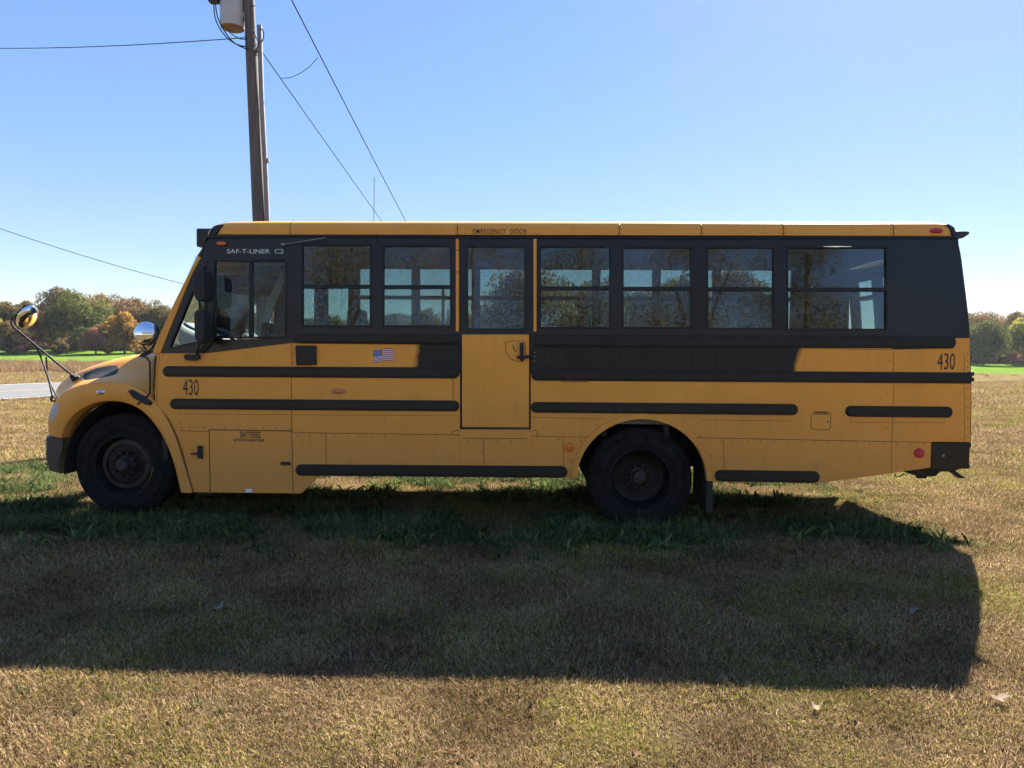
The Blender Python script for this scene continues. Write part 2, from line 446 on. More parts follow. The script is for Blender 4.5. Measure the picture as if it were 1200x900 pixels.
def scatter(name, pts, scl, rot, kid, protos, label, cat):
    c = bpy.data.collections.new(name + '_clumps')
    for p in protos: c.objects.link(p)
    me = bpy.data.meshes.new(name); me.from_pydata([tuple(map(float, p)) for p in pts], [], [])
    for nm, ty, ar in (('scl', 'FLOAT', scl), ('rot', 'FLOAT', rot), ('kid', 'INT', kid)):
        a = me.attributes.new(nm, ty, 'POINT'); a.data.foreach_set('value', np.asarray(ar, dtype=np.float32 if ty == 'FLOAT' else np.int32))
    o = bpy.data.objects.new(name, me); COL.objects.link(o); tag(o, label, cat, kind='stuff')
    ng = bpy.data.node_groups.new(name + '_nodes', 'GeometryNodeTree')
    ng.interface.new_socket('Geometry', in_out='INPUT', socket_type='NodeSocketGeometry')
    ng.interface.new_socket('Geometry', in_out='OUTPUT', socket_type='NodeSocketGeometry')
    gi = ng.nodes.new('NodeGroupInput'); go = ng.nodes.new('NodeGroupOutput')
    ip = ng.nodes.new('GeometryNodeInstanceOnPoints'); ci = ng.nodes.new('GeometryNodeCollectionInfo')
    ci.inputs['Collection'].default_value = c; ci.inputs['Separate Children'].default_value = True; ci.inputs['Reset Children'].default_value = True
    def na(nm, ty):
        n = ng.nodes.new('GeometryNodeInputNamedAttribute'); n.data_type = ty; n.inputs[0].default_value = nm; return n.outputs[0]
    L = ng.links.new
    L(gi.outputs[0], ip.inputs['Points']); L(ci.outputs[0], ip.inputs['Instance']); ip.inputs['Pick Instance'].default_value = True
    L(na('kid', 'INT'), ip.inputs['Instance Index'])
    cx = ng.nodes.new('ShaderNodeCombineXYZ'); L(na('rot', 'FLOAT'), cx.inputs[2]); L(cx.outputs[0], ip.inputs['Rotation'])
    L(na('scl', 'FLOAT'), ip.inputs['Scale']); L(ip.outputs[0], go.inputs[0])
    md = o.modifiers.new('scatter', 'NODES'); md.node_group = ng
    return o

rnd = random.Random(7); nr = np.random.default_rng(11)
DRY = [(0, (.065, .038, .02)), (.3, (.18, .115, .058)), (.65, (.38, .27, .145)), (1, (.58, .45, .28))]
GRN = [(0, (.09, .13, .02)), (.6, (.26, .27, .045)), (1, (.50, .42, .08))]
M_GR = grass_mat('dormant_grass_blades', DRY, GRN, .45, .9, gmax=.6)
WGR = [(0, (.035, .055, .024)), (.6, (.09, .125, .048)), (1, (.19, .22, .08))]
M_WD = grass_mat('green_weed_leaves', [(0, (.10, .09, .03)), (1, (.25, .20, .09))], WGR, .05, 1.0)
BRN = [(0, (.12, .07, .04)), (.5, (.24, .15, .09)), (1, (.38, .28, .17))]
M_BR = grass_mat('dead_tall_weeds_stems', BRN, GRN, .55, .2, gmax=.5)

def cone_points(d0, d1, dens, side=1.5, slope=.80):
    area = slope * (d1 * d1 - d0 * d0) + 2 * side * (d1 - d0); n = int(area * dens * 1.15)
    wmax = slope * d1 + side
    y = nr.uniform(d0, d1, n * 2); x = nr.uniform(-wmax, wmax, n * 2)
    k = np.abs(x) < slope * y + side
    return x[k][:n], y[k][:n]
def val_noise(x, y, s, seed):
    g = np.random.default_rng(seed).random((256, 256)); u, v = x * s + 1000, y * s + 1000
    i, j = np.floor(u).astype(int), np.floor(v).astype(int); a, b = u - i, v - j; a = a * a * (3 - 2 * a); b = b * b * (3 - 2 * b)
    G = lambda p, q: g[p % 256, q % 256]
    return G(i, j) * (1 - a) * (1 - b) + G(i + 1, j) * a * (1 - b) + G(i, j + 1) * (1 - a) * b + G(i + 1, j + 1) * a * b

protos = [tuft_mesh('grass_clump', rnd, 150, .15, .016, .048, .0030, .0062, 30, 88, M_GR) for _ in range(8)]
XX, YY, SC = [], [], []
for d0, d1, dens, sc in ((2.0, 5.5, 210, .85), (5.5, 11, 100, 1.1), (11, 24, 26, 1.9), (24, 60, 5.0, 3.4)):
    x, y = cone_points(d0, d1, dens); XX.append(x); YY.append(y); SC.append(nr.uniform(.75, 1.25, len(x)) * sc)
x = np.concatenate(XX); y = np.concatenate(YY); sc = np.concatenate(SC)
k = ~on_road(x, y, .15); x, y, sc = x[k], y[k], sc[k]
sc *= (.74 + .62 * val_noise(x, y, 4.1, 3) ** 1.3) * (.8 + .4 * val_noise(x, y, .9, 4))
scatter('grass', np.stack([x, y, hgt(x, y) - .012], -1), sc, nr.uniform(0, 6.28, len(x)), nr.integers(0, 8, len(x)), protos,
        'short dry tan and green lawn grass covering the ground', 'grass')

# green weeds left standing under and around the bus
protos = [tuft_mesh('weed_clump', rnd, 70, .13, .04, .13, .003, .007, 20, 80, M_WD) for _ in range(5)] + \
         [tuft_mesh('leafy_weed_clump', rnd, 16, .08, .04, .11, .012, .026, 35, 85, M_WD, broad=1) for _ in range(4)]
n = 9000
u = nr.uniform(-7.5, 5.3, n); v = nr.uniform(-1.0, 3.4, n)
v = v - .35 * (val_noise(u, v, .55, 41) - .35) * (v < .8)
dens = np.exp(-((v + .05 - .55 * (u < -4.9)) / np.where(u < -4.9, .40, .50)) ** 2) * 1.0 + .50 * (v > 1.2)
dens *= np.clip((4.3 - u) / .8, 0, 1)
dens *= np.clip(2.4 * val_noise(u, v, 1.3, 5) - .55, 0, 1) * np.where(u < -4.9, .75, 1)
k = nr.random(n) < dens; u, v = u[k], v[k]
wx = u + 0 * v; wy = 6.72 + v - .0324 * u
# lush rim at the tail and a sprinkle in the open lawn
x2, y2 = cone_points(2.2, 16, 5.0); kk = val_noise(x2, y2, .8, 21) > .66; x2, y2 = x2[kk], y2[kk]
y3 = nr.uniform(6.0, 9.6, 150); x3 = 4.15 + nr.normal(0, .22, 150)
x5 = np.concatenate([nr.normal(-3.95, .55, 150), nr.normal(1.25, .45, 70)]); y5 = 6.72 - .0324 * x5 + nr.normal(-.20, .10, 220)
wx = np.concatenate([wx, x2, x3, x5]); wy = np.concatenate([wy, y2, y3, y5])
ws = np.concatenate([nr.uniform(.8, 1.7, len(u)), nr.uniform(.3, .55, len(x2)), nr.uniform(.3, .7, 150), nr.uniform(.9, 1.7, 220)])
scatter('weeds', np.stack([wx, wy, np.zeros(len(wx)) - .01 + GZ], -1), ws, nr.uniform(0, 6.28, len(wx)),
        np.where(nr.random(len(wx)) < .72, nr.integers(0, 5, len(wx)), nr.integers(5, 9, len(wx))), protos,
        'dark green leafy weeds and uncut grass growing under the bus', 'weeds')

# dead tall brush beyond the road and a thin weedy strip before the green field
protos = [tuft_mesh('brush_clump', rnd, 90, .7, .3, .95, .03, .06, 5, 50, M_BR) for _ in range(5)]
bx = nr.uniform(-120, 10, 5200); by = nr.uniform(58, 96, 5200); kk = val_noise(bx, by, .12, 8) > .34
x4 = nr.uniform(10, 110, 260); y4 = nr.uniform(72, 90, 260)
bx = np.concatenate([bx[kk], x4]); by = np.concatenate([by[kk], y4]); kk = ~on_road(bx, by, 4); bx, by = bx[kk], by[kk]
scatter('brush', np.stack([bx, by, hgt(bx, by) - .05], -1), np.where(bx > 10, nr.uniform(.2, .4, len(bx)), nr.uniform(.5, 1.05, len(bx))), nr.uniform(0, 6.28, len(bx)),
        nr.integers(0, 5, len(bx)), protos, 'dead brown knee high weeds between the road and the green field', 'brush')

# dry seed stalks standing by the front wheel, on the lawn edge
protos = [tuft_mesh('stalk_clump', rnd, 7, .12, .12, .34, .004, .007, 2, 22, M_BR) for _ in range(4)]
sx_ = np.concatenate([nr.uniform(-6.6, -4.6, 46), nr.uniform(-1.5, 4.3, 30)]); sy_ = np.concatenate([nr.uniform(7.3, 9.2, 46), nr.uniform(6.3, 6.8, 30)])
scatter('seed_stalks', np.stack([sx_, sy_, np.zeros(len(sx_)) + GZ], -1), nr.uniform(.5, 1.0, len(sx_)), nr.uniform(0, 6.28, len(sx_)), nr.integers(0, 4, len(sx_)), protos,
        'thin dry seed stalks standing beside the bus wheels', 'weed stalks')

# ------------------------------------------------------------------ trees
def leaf_mat(name, cols, trans=.42):
    cols = [(p, tuple(min(.7, v * 1.45) for v in c)) for p, c in cols]
    mt = bpy.data.materials.new(name); t, o = nodes(mt)
    a = N(t, 'Attribute'); a.attribute_name = 'rnd'; sep = N(t, 'SeparateColor'); t.links.new(a.outputs['Color'], sep.inputs[0])
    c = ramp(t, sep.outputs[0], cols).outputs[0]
    d = N(t, 'BsdfDiffuse'); tl = N(t, 'BsdfTranslucent'); mx = N(t, 'MixShader'); mx.inputs[0].default_value = trans
    t.links.new(c, d.inputs[0]); t.links.new(c, tl.inputs[0]); t.links.new(d.outputs[0], mx.inputs[1]); t.links.new(tl.outputs[0], mx.inputs[2])
    t.links.new(mx.outputs[0], o.inputs[0]); return mt
LM = {
 'green': leaf_mat('green_foliage', [(0, (.032, .042, .013)), (.5, (.080, .090, .026)), (1, (.18, .155, .045))]),
 'olive': leaf_mat('olive_brown_foliage', [(0, (.045, .045, .02)), (.5, (.11, .085, .035)), (1, (.22, .15, .06))]),
 'brown': leaf_mat('brown_foliage', [(0, (.06, .04, .022)), (.5, (.15, .095, .045)), (1, (.27, .18, .09))]),
 'orange': leaf_mat('orange_yellow_foliage', [(0, (.10, .055, .02)), (.5, (.24, .135, .03)), (1, (.38, .24, .05))]),
 'red': leaf_mat('dark_red_foliage', [(0, (.06, .02, .015)), (.5, (.17, .04, .025)), (1, (.33, .08, .04))]),
 'pink': leaf_mat('dull_russet_foliage', [(0, (.09, .045, .03)), (.5, (.19, .09, .055)), (1, (.30, .16, .10))]),
 'lime': leaf_mat('yellow_green_foliage', [(0, (.08, .09, .015)), (.5, (.18, .18, .03)), (1, (.33, .28, .05))]),
}
M_BARK = mat('grey_brown_bark', (.10, .08, .06), .9, var=.4, vs=3, bump=.5, bs=12)
def tree(name, label, base, H, W, kind, seed, leaf=.34, n=9000, low=.12, group=None, cat='tree', lobes=26, trunk=True):
    g = np.random.default_rng(seed); x0, y0, z0 = base
    e = empty(name, (x0, y0, z0)); tag(e, label, cat, group)
    cz = H * (low + 1) / 2; rz = H * (1 - low) / 2; rx = W / 2
    d = g.normal(size=(lobes, 3)); d /= np.linalg.norm(d, axis=1)[:, None]; d[:, 2] = np.where(d[:, 2] < -.93, -d[:, 2], d[:, 2])
    fr = g.uniform(.45, .80, lobes)[:, None]
    hr_ = np.hypot(d[:, 0], d[:, 1]) + 1e-6; wide = np.where(d[:, 2] < 0, (1 / hr_) * .92, 1.0); d[:, 0] *= wide; d[:, 1] *= wide
    c = d * fr * np.array([rx, rx, rz]) + np.array([0, 0, cz])
    rad = g.uniform(.24, .40, lobes) * min(rx, rz) * 1.05
    li = g.choice(lobes, n, p=rad ** 2 / (rad ** 2).sum()); q = g.normal(size=(n, 3)); q /= np.linalg.norm(q, axis=1)[:, None]
    rr = rad[li] * (g.uniform(.35, 1.0, n) ** .45) * g.uniform(.9, 1.12, n)
    p = c[li] + q * rr[:, None]; p[:, 2] = np.maximum(p[:, 2], .1)
    # inner fill so that the crown is not hollow
    nf = n // 7; q2 = g.normal(size=(nf, 3)); q2 /= np.linalg.norm(q2, axis=1)[:, None]
    p2 = q2 * (g.random(nf) ** .5)[:, None] * np.array([rx, rx, rz]) * .6 + np.array([0, 0, cz]); p = np.concatenate([p, p2])
    tot = len(p); nrm = np.concatenate([q, q2]) + g.normal(size=(tot, 3)) * .75; nrm /= np.linalg.norm(nrm, axis=1)[:, None]
    a = np.cross(nrm, g.normal(size=(tot, 3))); a /= np.linalg.norm(a, axis=1)[:, None]; b = np.cross(nrm, a)
    s = leaf * g.uniform(.55, 1.2, tot)[:, None] * .5; a *= s; b *= s * .75
    V = np.stack([p - a, p - b * .9, p + a, p + b * .9], 1).reshape(-1, 3)
    Fc = np.arange(tot * 4).reshape(-1, 4)
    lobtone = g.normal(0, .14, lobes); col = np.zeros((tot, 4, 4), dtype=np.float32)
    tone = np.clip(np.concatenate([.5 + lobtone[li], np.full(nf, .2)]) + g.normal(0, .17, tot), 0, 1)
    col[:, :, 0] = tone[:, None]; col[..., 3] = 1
    me = bpy.data.meshes.new('crown'); me.vertices.add(tot * 4); me.vertices.foreach_set('co', V.astype(np.float32).ravel())
    me.loops.add(tot * 4); me.loops.foreach_set('vertex_index', Fc.astype(np.int32).ravel())
    me.polygons.add(tot); me.polygons.foreach_set('loop_start', np.arange(0, tot * 4, 4, dtype=np.int32)); me.update(calc_edges=True)
    ca = me.color_attributes.new('rnd', 'FLOAT_COLOR', 'POINT'); ca.data.foreach_set('color', col.ravel())
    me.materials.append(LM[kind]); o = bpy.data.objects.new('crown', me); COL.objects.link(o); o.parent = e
    if trunk:
        mb = MB(); r = H * .022 + .05
        mb.tube([(0, 0, -.2), (.02 * H, 0, H * .2), (-.01 * H, .01 * H, H * .45), (0, 0, H * .8)], r, 8, r1=r * .25)
        for _ in range(6):
            k = int(g.integers(0, lobes)); zz = H * g.uniform(.15, .4)
            mb.tube([(0, 0, zz), tuple(c[k] * np.array([.5, .5, .5]) + np.array([0, 0, zz * .5 + .05 * H])), tuple(c[k])], r * .45, 6, r1=r * .1)
        mb.build('trunk', M_BARK, e, smooth=60)
    return e
def tree_px(name, label, px, ytop, wpx, D, kind, seed, **kw):
    q = at(px, 420, D); X_ = q.x; z0 = float(hgt(X_, D)); top = at(px, ytop, D).z
    return tree(name, label, (X_, D, z0 - .1), top - z0 + .1, wpx / F * D, kind, seed, **kw)
G1 = 'trees of the wood beyond the field on the left'
LT = [
 (-22, 366, 46, 128, 'lime', 'yellow green tree cut by the left edge of the picture'),
 (12, 352, 52, 140, 'olive', 'olive brown tree at far left with orange tinge behind the mirror'),
 (14, 374, 44, 131, 'brown', 'bare looking brown tree at the far left edge of the wood'),
 (34, 352, 34, 143, 'olive', 'small topped grey olive tree seen above the forward mirror'),
 (50, 362, 30, 127, 'red', 'dark red tree directly right of the forward mirror'),
 (73, 336, 52, 140, 'olive', 'tallest grey green tree rising behind the big green dome'),
 (93, 343, 84, 128, 'green', 'large dense dark green domed tree left of the orange one'),
 (112, 381, 40, 121, 'pink', 'small brownish tree in front of the big green dome'),
 (118, 342, 66, 146, 'olive', 'olive tree top just right of the big green dome'),
 (146, 368, 50, 124, 'orange', 'bright orange yellow tree at the foot of the wood'),
 (152, 344, 62, 140, 'brown', 'broad brown autumn tree behind the orange one'),
 (187, 350, 52, 140, 'olive', 'dark olive tree nearest the bus windscreen'),
 (217, 352, 52, 142, 'brown', 'brown tree showing through the cab glass'),
]
for i, (px, yt, wp, D, kd, lb) in enumerate(LT):
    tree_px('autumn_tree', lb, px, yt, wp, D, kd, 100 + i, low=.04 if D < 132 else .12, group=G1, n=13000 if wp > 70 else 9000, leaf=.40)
BK = [(-40, 360, 60), (-5, 358, 56), (26, 362, 50), (55, 356, 56), (85, 352, 60), (128, 351, 60), (168, 356, 56), (200, 360, 50), (232, 358, 50)]
BL_ = ['olive brown tree top far back at the very left edge', 'brown tree top far back left of the forward mirror', 'olive tree top far back at the forward mirror', 'brown tree top far back beside the dark red tree',
       'olive tree top far back behind the big green dome', 'brown tree top far back right of the big green dome', 'olive tree top far back above the orange tree', 'brown tree top far back beside the windscreen pillar', 'olive tree top far back behind the cab']
for i, (px, yt, wp) in enumerate(BK): tree_px('background_tree', BL_[i], px, yt, wp, 158, ['olive', 'brown'][i % 2], 300 + i, low=0, group='second row of trees behind the left wood', n=7000, leaf=.5)
for i, (px, yt, wp, kd, lb) in enumerate(((30, 398, 34, 'pink', 'low russet bush at the foot of the red tree'),
                                          (2, 400, 26, 'brown', 'low brown bush at the left edge below the yellow green tree'),
                                          (70, 398, 22, 'olive', 'low olive bush under the big green dome'),
                                          (172, 396, 28, 'orange', 'low orange bush beside the orange tree'))):
    tree_px('bush', lb, px, yt, wp, 119, kd, 140 + i, low=0.0, n=2500, cat='bush', group='bushes along the field edge on the left', trunk=False, lobes=12, leaf=.3)
G2 = 'trees of the wood seen through the bus windows'
for i, (px, yt, wp) in enumerate(((250, 356, 60), (292, 360, 60), (335, 362, 60), (378, 366, 56), (420, 369, 56), (462, 366, 52), (500, 361, 46), (530, 362, 50), (570, 360, 60))):
    tree_px('distant_tree', ['distant brown tree seen through the bus glass left of the second pole', 'distant olive tree seen through the bus glass left of the second pole'][i % 2],
            px, yt, wp, 150, ['brown', 'olive'][i % 2], 160 + i, group=G2, n=5000, leaf=.45)
for i, (px, yt, wp) in enumerate(((610, 372, 60), (655, 368, 60), (700, 370, 60), (748, 366, 60), (800, 370, 60), (850, 372, 60), (900, 386, 46), (940, 392, 44), (980, 391, 46), (1022, 392, 44), (1058, 388, 40))):
    tree_px('distant_tree', 'distant %s tree of the far wood, hidden behind the middle and rear of the bus' % ['brown', 'olive'][i % 2],
            px, yt, wp, 150, ['brown', 'olive'][i % 2], 260 + i, group='far wood behind the middle and rear of the bus', n=3500, leaf=.5, low=0)
G3 = 'trees of the wood at the right edge'
for i, (px, yt, wp, D, kd, lb) in enumerate((
 (1122, 362, 54, 140, 'olive', 'olive tree partly hidden by the rear corner of the bus'),
 (1150, 358, 50, 142, 'brown', 'brown topped tree just right of the rear of the bus'),
 (1152, 374, 62, 127, 'green', 'dark green domed tree standing in front at the right'),
 (1182, 357, 48, 142, 'olive', 'tall olive tree near the right edge of the picture'),
 (1200, 370, 46, 128, 'lime', 'yellow green tree at the right edge of the picture'),
 (1222, 358, 56, 140, 'brown', 'brown tree just outside the right edge'),
 (1090, 372, 50, 145, 'brown', 'low brown tree hidden behind the rear of the bus'))):
    tree_px('autumn_tree', lb, px, yt, wp, D, kd, 180 + i, low=.03 if D < 132 else .1, group=G3, n=10000, leaf=.38)
tree_px('bush', 'pale bush at the foot of the right hand wood', 1190, 411, 34, 120, 'pink', 190, low=0, n=2000, cat='bush', trunk=False, lobes=10, leaf=.3)
ub = [tuft_mesh('undergrowth_clump', rnd, 260, 1.6, .6, 2.6, .16, .34, 5, 60, M_BR, broad=1) for _ in range(4)]
ux_ = np.concatenate([nr.uniform(-150, -25, 520), nr.uniform(75, 150, 300), nr.uniform(-25, 75, 260)]); uy_ = nr.uniform(131, 152, len(ux_))
scatter('undergrowth', np.stack([ux_, uy_, hgt(ux_, uy_) - .1], -1), nr.uniform(.6, 1.2, len(ux_)), nr.uniform(0, 6.28, len(ux_)), nr.integers(0, 4, len(ux_)), ub, 'dark brushy undergrowth at the foot of the far woods', 'undergrowth')
G4 = 'big trees standing close behind the bus'
for i, (px, yt, wp, D, kd, lb) in enumerate((
 (612, 300, 120, 34, 'brown', 'large brown domed tree seen through the emergency door window'),
 (688, 306, 100, 37, 'olive', 'large olive tree seen through the third window behind the door'),
 (800, 302, 92, 34, 'olive', 'large dense tree seen through the fourth window behind the bus'),
 (866, 306, 96, 38, 'brown', 'large brown tree seen through the window with the wire cage'),
 (745, 334, 70, 40, 'brown', 'smaller tree in the gap between the two big trees behind the bus'))):
    tree_px('broad_tree', lb, px, yt, wp, D, kd, 200 + i, low=.03, group=G4, n=16000, leaf=.17, lobes=40)
G5 = 'trees standing behind the photographer'
for i, (x, y, H, W, kd) in enumerate(((-21, -29, 16, 12, 'brown'), (-13, -27, 15, 11, 'olive'), (-5, -30, 17, 12, 'brown'), (2, -27, 15.5, 10.5, 'olive'), (9, -29, 16.5, 10.5, 'brown'),
                                      (15.8, -29, 15.5, 8.5, 'olive'), (25.5, -26, 9.6, 8.0, 'olive'), (31, -28, 11, 9, 'brown'))):
    tree('woodland_tree', 'leafy autumn tree reflected in the bus windows', (x, y, 0), H, W, kd, 220 + i, leaf=.12, n=30000, low=.05, group=G5, lobes=34)

# ------------------------------------------------------------------ bus
bus = empty('school_bus', BUS.translation + Vector((0, 0, -.12)), THB)
tag(bus, 'yellow school bus number 430 with black rails and black painted window band', 'school bus')
def poly(pts, v=None): return [UZ(x, y, v) for x, y in pts]
def arc(cx, cy, rx, ry, a0, a1, n): return [(cx + rx * math.cos(R(a0 + (a1 - a0) * i / n)), cy - ry * math.sin(R(a0 + (a1 - a0) * i / n))) for i in range(n + 1)]

# lower flank, in front of the emergency door
TH = .045
seam_f = [(182, 474), (190, 482), (198, 493), (206, 509), (213, 529), (219, 552), (226, 576.5)]
front_pts = [(184, 414), (241, 414), (341, 402), (539, 403), (539, 558), (374, 557), (353, 578.5), (226, 577)] + seam_f[:-1][::-1] + [(181, 460)]
mb = MB(); mb.side(poly(front_pts), -TH, 0); mb.build('front_side_panel', M_Y, bus, bevel=.004)
mb = MB(); mb.side(poly([(539, 503), (622, 503), (622, 559), (539, 558)]), -TH, -.001); mb.build('door_sill_panel', M_Y, bus)
rear_pts = [(622, 404), (1136.5, 396), (1138, 470), (1137, 518), (1092, 518), (1091, 548), (966, 565.5), (834, 564)] + \
           arc(752, 562, 78, 72.5, -1, 181, 28) + [(673, 560.5), (622, 559)]
mb = MB(); mb.side(poly(rear_pts), -TH, 0); mb.build('rear_side_panel', M_Y, bus, bevel=.004)
# wheel arch flange of the rear wheel
inner = arc(752, 562, 76, 71, 0, 180, 36); outer = arc(752, 562, 82, 77.5, 0, 180, 36)
fl_i = [(828.5, 563)] + inner + [(676, 560)]; fl_o = [(836, 563.5)] + outer + [(669.5, 560.5)]
mb = MB()
for a in range(len(fl_i) - 1):
    mb.side(poly([fl_i[a], fl_i[a + 1], fl_o[a + 1], fl_o[a]]), -.05, .022)
bmesh.ops.remove_doubles(mb.bm, verts=mb.bm.verts, dist=.0005)
mb.build('wheel_arch_trim', M_Y, bus)

# black window band
def wall_piece(pts, mb): mb.side(poly(pts), -.05, .0)
mb = MB()
T, B_ = 277.0, 404
WIN = [(353, 286, 435, 383), (448, 287, 529, 383), (632, 288, 716, 385), (729, 289, 811, 385), (828, 289, 908, 386), (922, 289, 1040, 387)]
# header from the front corner to the tail
hdr = [(243, 279), (250, 275), (340, 275), (534, 276.5), (534, 287), (343, 286), (343, 300), (236, 302)]
wall_piece(hdr, mb)
wall_piece([(629, 277.5), (1121, 277), (1124, 289), (629, 289)], mb)
# cab: triangle post, driver window frame
wall_piece([(236, 302), (343, 300), (343, 303.5), (243, 305), (231, 322), (226, 318)], mb)
wall_piece([(243, 305), (250, 304.9), (250, 398), (243, 399)], mb)
wall_piece([(336, 303.6), (343, 303.5), (343, 396.5), (336, 396.5)], mb)
wall_piece([(196, 409.5), (243, 399), (250, 398), (336, 396.5), (343, 396.5), (343, 401.8), (341, 402), (241, 414), (186, 414)], mb)
wall_piece([(226, 318), (231, 322), (196, 409.5), (186, 414)], mb)
# pillars and sill, front section
wall_piece([(343, 286), (353, 286), (353, 383), (343, 383)], mb)
wall_piece([(435, 286.4), (448, 286.5), (448, 383), (435, 383)], mb)
wall_piece([(529, 287), (534, 287), (534, 383), (529, 383)], mb)
wall_piece([(343, 383), (538.5, 383), (538.5, 403), (343, 402)], mb)
# rear section
for a, b, yb in ((629, 632, 385), (716, 729, 385), (811, 828, 385.5), (908, 922, 386.5)):
    wall_piece([(a, 289), (b, 289), (b, yb), (a, yb)], mb)
wall_piece([(622.5, 385), (828, 385.5), (1040, 386.7), (1040, 410), (622.5, 404)], mb)
wall_piece([(1040, 289), (1124, 289), (1130, 330), (1134.5, 370), (1136.5, 396), (1118, 396), (1118, 408), (1040, 410)], mb)
mb.build('window_band', M_K, bus)

# windows: frame and glass per window
def window(x0, y0, x1, y1, rail=True, gm=M_GL):
    mb = MB(); w_ = 1.8
    def bar(a, b, c, d): mb.side(poly([(a, b), (c, b), (c, d), (a, d)]), -.045, .006)
    bar(x0, y0, x1, y0 + w_); bar(x0, y1 - w_, x1, y1); bar(x0, y0 + w_, x0 + w_, y1 - w_); bar(x1 - w_, y0 + w_, x1, y1 - w_)
    if rail:
        ym = y0 + (y1 - y0) * .49; mb.side(poly([(x0 + w_, ym), (x1 - w_, ym), (x1 - w_, ym + 4.5), (x0 + w_, ym + 4.5)]), -.04, .002)
    f = mb.build('window', M_RAIL, bus, bevel=.002, seg=1)
    mb = MB(); mb.side(poly([(x0 + w_ * .5, y0 + w_ * .5), (x1 - w_ * .5, y0 + w_ * .5), (x1 - w_ * .5, y1 - w_ * .5), (x0 + w_ * .5, y1 - w_ * .5)]), -.022, -.018)
    mb.build('pane', gm, f)
for wv in WIN: window(*wv)
# driver's sliding window: two panes
window(250, 304.5, 294, 396.5, False, M_GLC); window(294, 304.5, 336, 396.5, False, M_GLC)
# quarter glass
qp = [(231, 322), (243, 305), (243, 399), (196, 409.5)]
qi = [(232.5, 326), (241.5, 311), (241.5, 397.5), (199, 407.5)]
mb = MB()
for i in range(4):
    j = (i + 1) % 4; mb.side(poly([qp[i], qp[j], qi[j], qi[i]]), -.045, .005)
f = mb.build('quarter_window', M_RAIL, bus); mb = MB(); mb.side(poly(qi), -.022, -.018); mb.build('pane', M_GLC, f)
# yellow windscreen pillar strip
mb = MB(); mb.side(poly([(232.5, 300), (236, 302), (227, 318), (188.5, 414), (179, 415), (186, 396), (206, 352), (225, 314)]), -.06, .012)
mb.build('windscreen_pillar', M_Y, bus, bevel=.006)

# roof
def sec(u, drop=0, inw=0):
    base = [(.055, 2.785), (.055, 2.85), (.066, 2.885), (.10, 2.915), (.19, 2.942), (.45, 2.975), (.80, 2.993), (1.2, 3.0)]
    pts = [(v + inw * (1 - v / 1.2), 2.785 + (z - 2.785) * (1 - drop)) for v, z in base]
    pts = pts + [(2.4 - v, z) for v, z in pts[:-1][::-1]]
    return [(u, -HW + v, z) for v, z in pts]
uf = UZ(250, 272)[0]; ur = UZ(1114, 272)[0]
stations = [(uf - .10, .55, .10), (uf - .03, .22, .035), (uf + .10, .05, .0), (uf + .5, 0, 0)] + [(uf + .5 + (ur - uf - .7) * k / 8, 0, 0) for k in range(1, 8)] + [(ur - .12, 0, 0), (ur - .03, .05, .0), (ur + .02, .2, .02)]
mb = MB(); rows = [[mb.bm.verts.new(p) for p in sec(*s)] for s in stations]
for a, b in zip(rows, rows[1:]):
    for k in range(len(a) - 1): mb.bm.faces.new((a[k], a[k + 1], b[k + 1], b[k]))
mb.bm.faces.new(rows[0]); mb.bm.faces.new(rows[-1][::-1])
mb.build('roof', M_Y, bus, smooth=40)
# roof joint ribs and drip rail
mb = MB()
for px in (340, 536, 726, 822, 918, 1047):
    u = UZ(px, 270)[0]
    s1 = sec(u); mb.tube([(p[0], p[1] - (.001 if i < 4 else 0), p[2] + .001) for i, p in enumerate(s1[:9])], .0035, 5)
mb.side([UZ(243, 277.5), UZ(340, 275.5), UZ(536, 277), UZ(800, 278), UZ(1121, 277.5), UZ(1121, 279.5), UZ(800, 280), UZ(536, 279), UZ(340, 277.5), UZ(243, 279.5)], -.01, .018)
mb.build('drip_rail', M_RAIL, bus)
# rear cap and rear wall
mb = MB()
zr = [UZ(1121, 277), UZ(1124, 289), UZ(1126.5, 302), UZ(1130, 330), UZ(1134, 362), UZ(1136, 384), UZ(1137, 400), UZ(1138.5, 470), UZ(1137.5, 518)]
def rear_ring(k, v):
    bul = .09 * (1 - ((v - 1.2) / 1.2) ** 4)
    return (zr[k][0] + bul - .0, -HW + v + (prof(zr[k][1]) * (1 - v / 1.2)), zr[k][1])
vs_ = [0.0, .06, .2, .5, .72, 1.2, 1.72, 1.93, 2.24, 2.36, 2.4]
hole = {(2, 3), (4, 5), (6, 7)}
for i in range(len(vs_) - 1):
    for k in range(len(zr) - 1):
        is_win = (vs_[i], vs_[i + 1]) in ((.2, .5), (.72, 1.2), (1.2, 1.72), (1.93, 2.24)) and k in (2, 3, 4)
        if is_win or (k == 1 and False): continue
        mb.face([rear_ring(k, vs_[i]), rear_ring(k, vs_[i + 1]), rear_ring(k + 1, vs_[i + 1]), rear_ring(k + 1, vs_[i])])
bmesh.ops.remove_doubles(mb.bm, verts=mb.bm.verts, dist=.0005)
rw = mb.build('rear_wall', M_K, bus, smooth=40); md = rw.modifiers.new('t', 'SOLIDIFY'); md.thickness = .03; md.offset = -1
mb = MB()
for a, b in ((.2, .5), (.72, 1.2), (1.2, 1.72), (1.93, 2.24)):
    for k in (2, 3, 4): mb.face([rear_ring(k, a), rear_ring(k, b), rear_ring(k + 1, b), rear_ring(k + 1, a)])
mb.build('rear_glass', M_GLC, bus)
mb = MB(); q_ = rear_ring(3, 1.2); mb.box(zr[3][0] - .02, zr[3][0] + .10, -HW + .2, HW - .2, P(900, 329, 0).z, P(900, 324, 0).z); mb.build('rear_window_rail', M_K, bus)
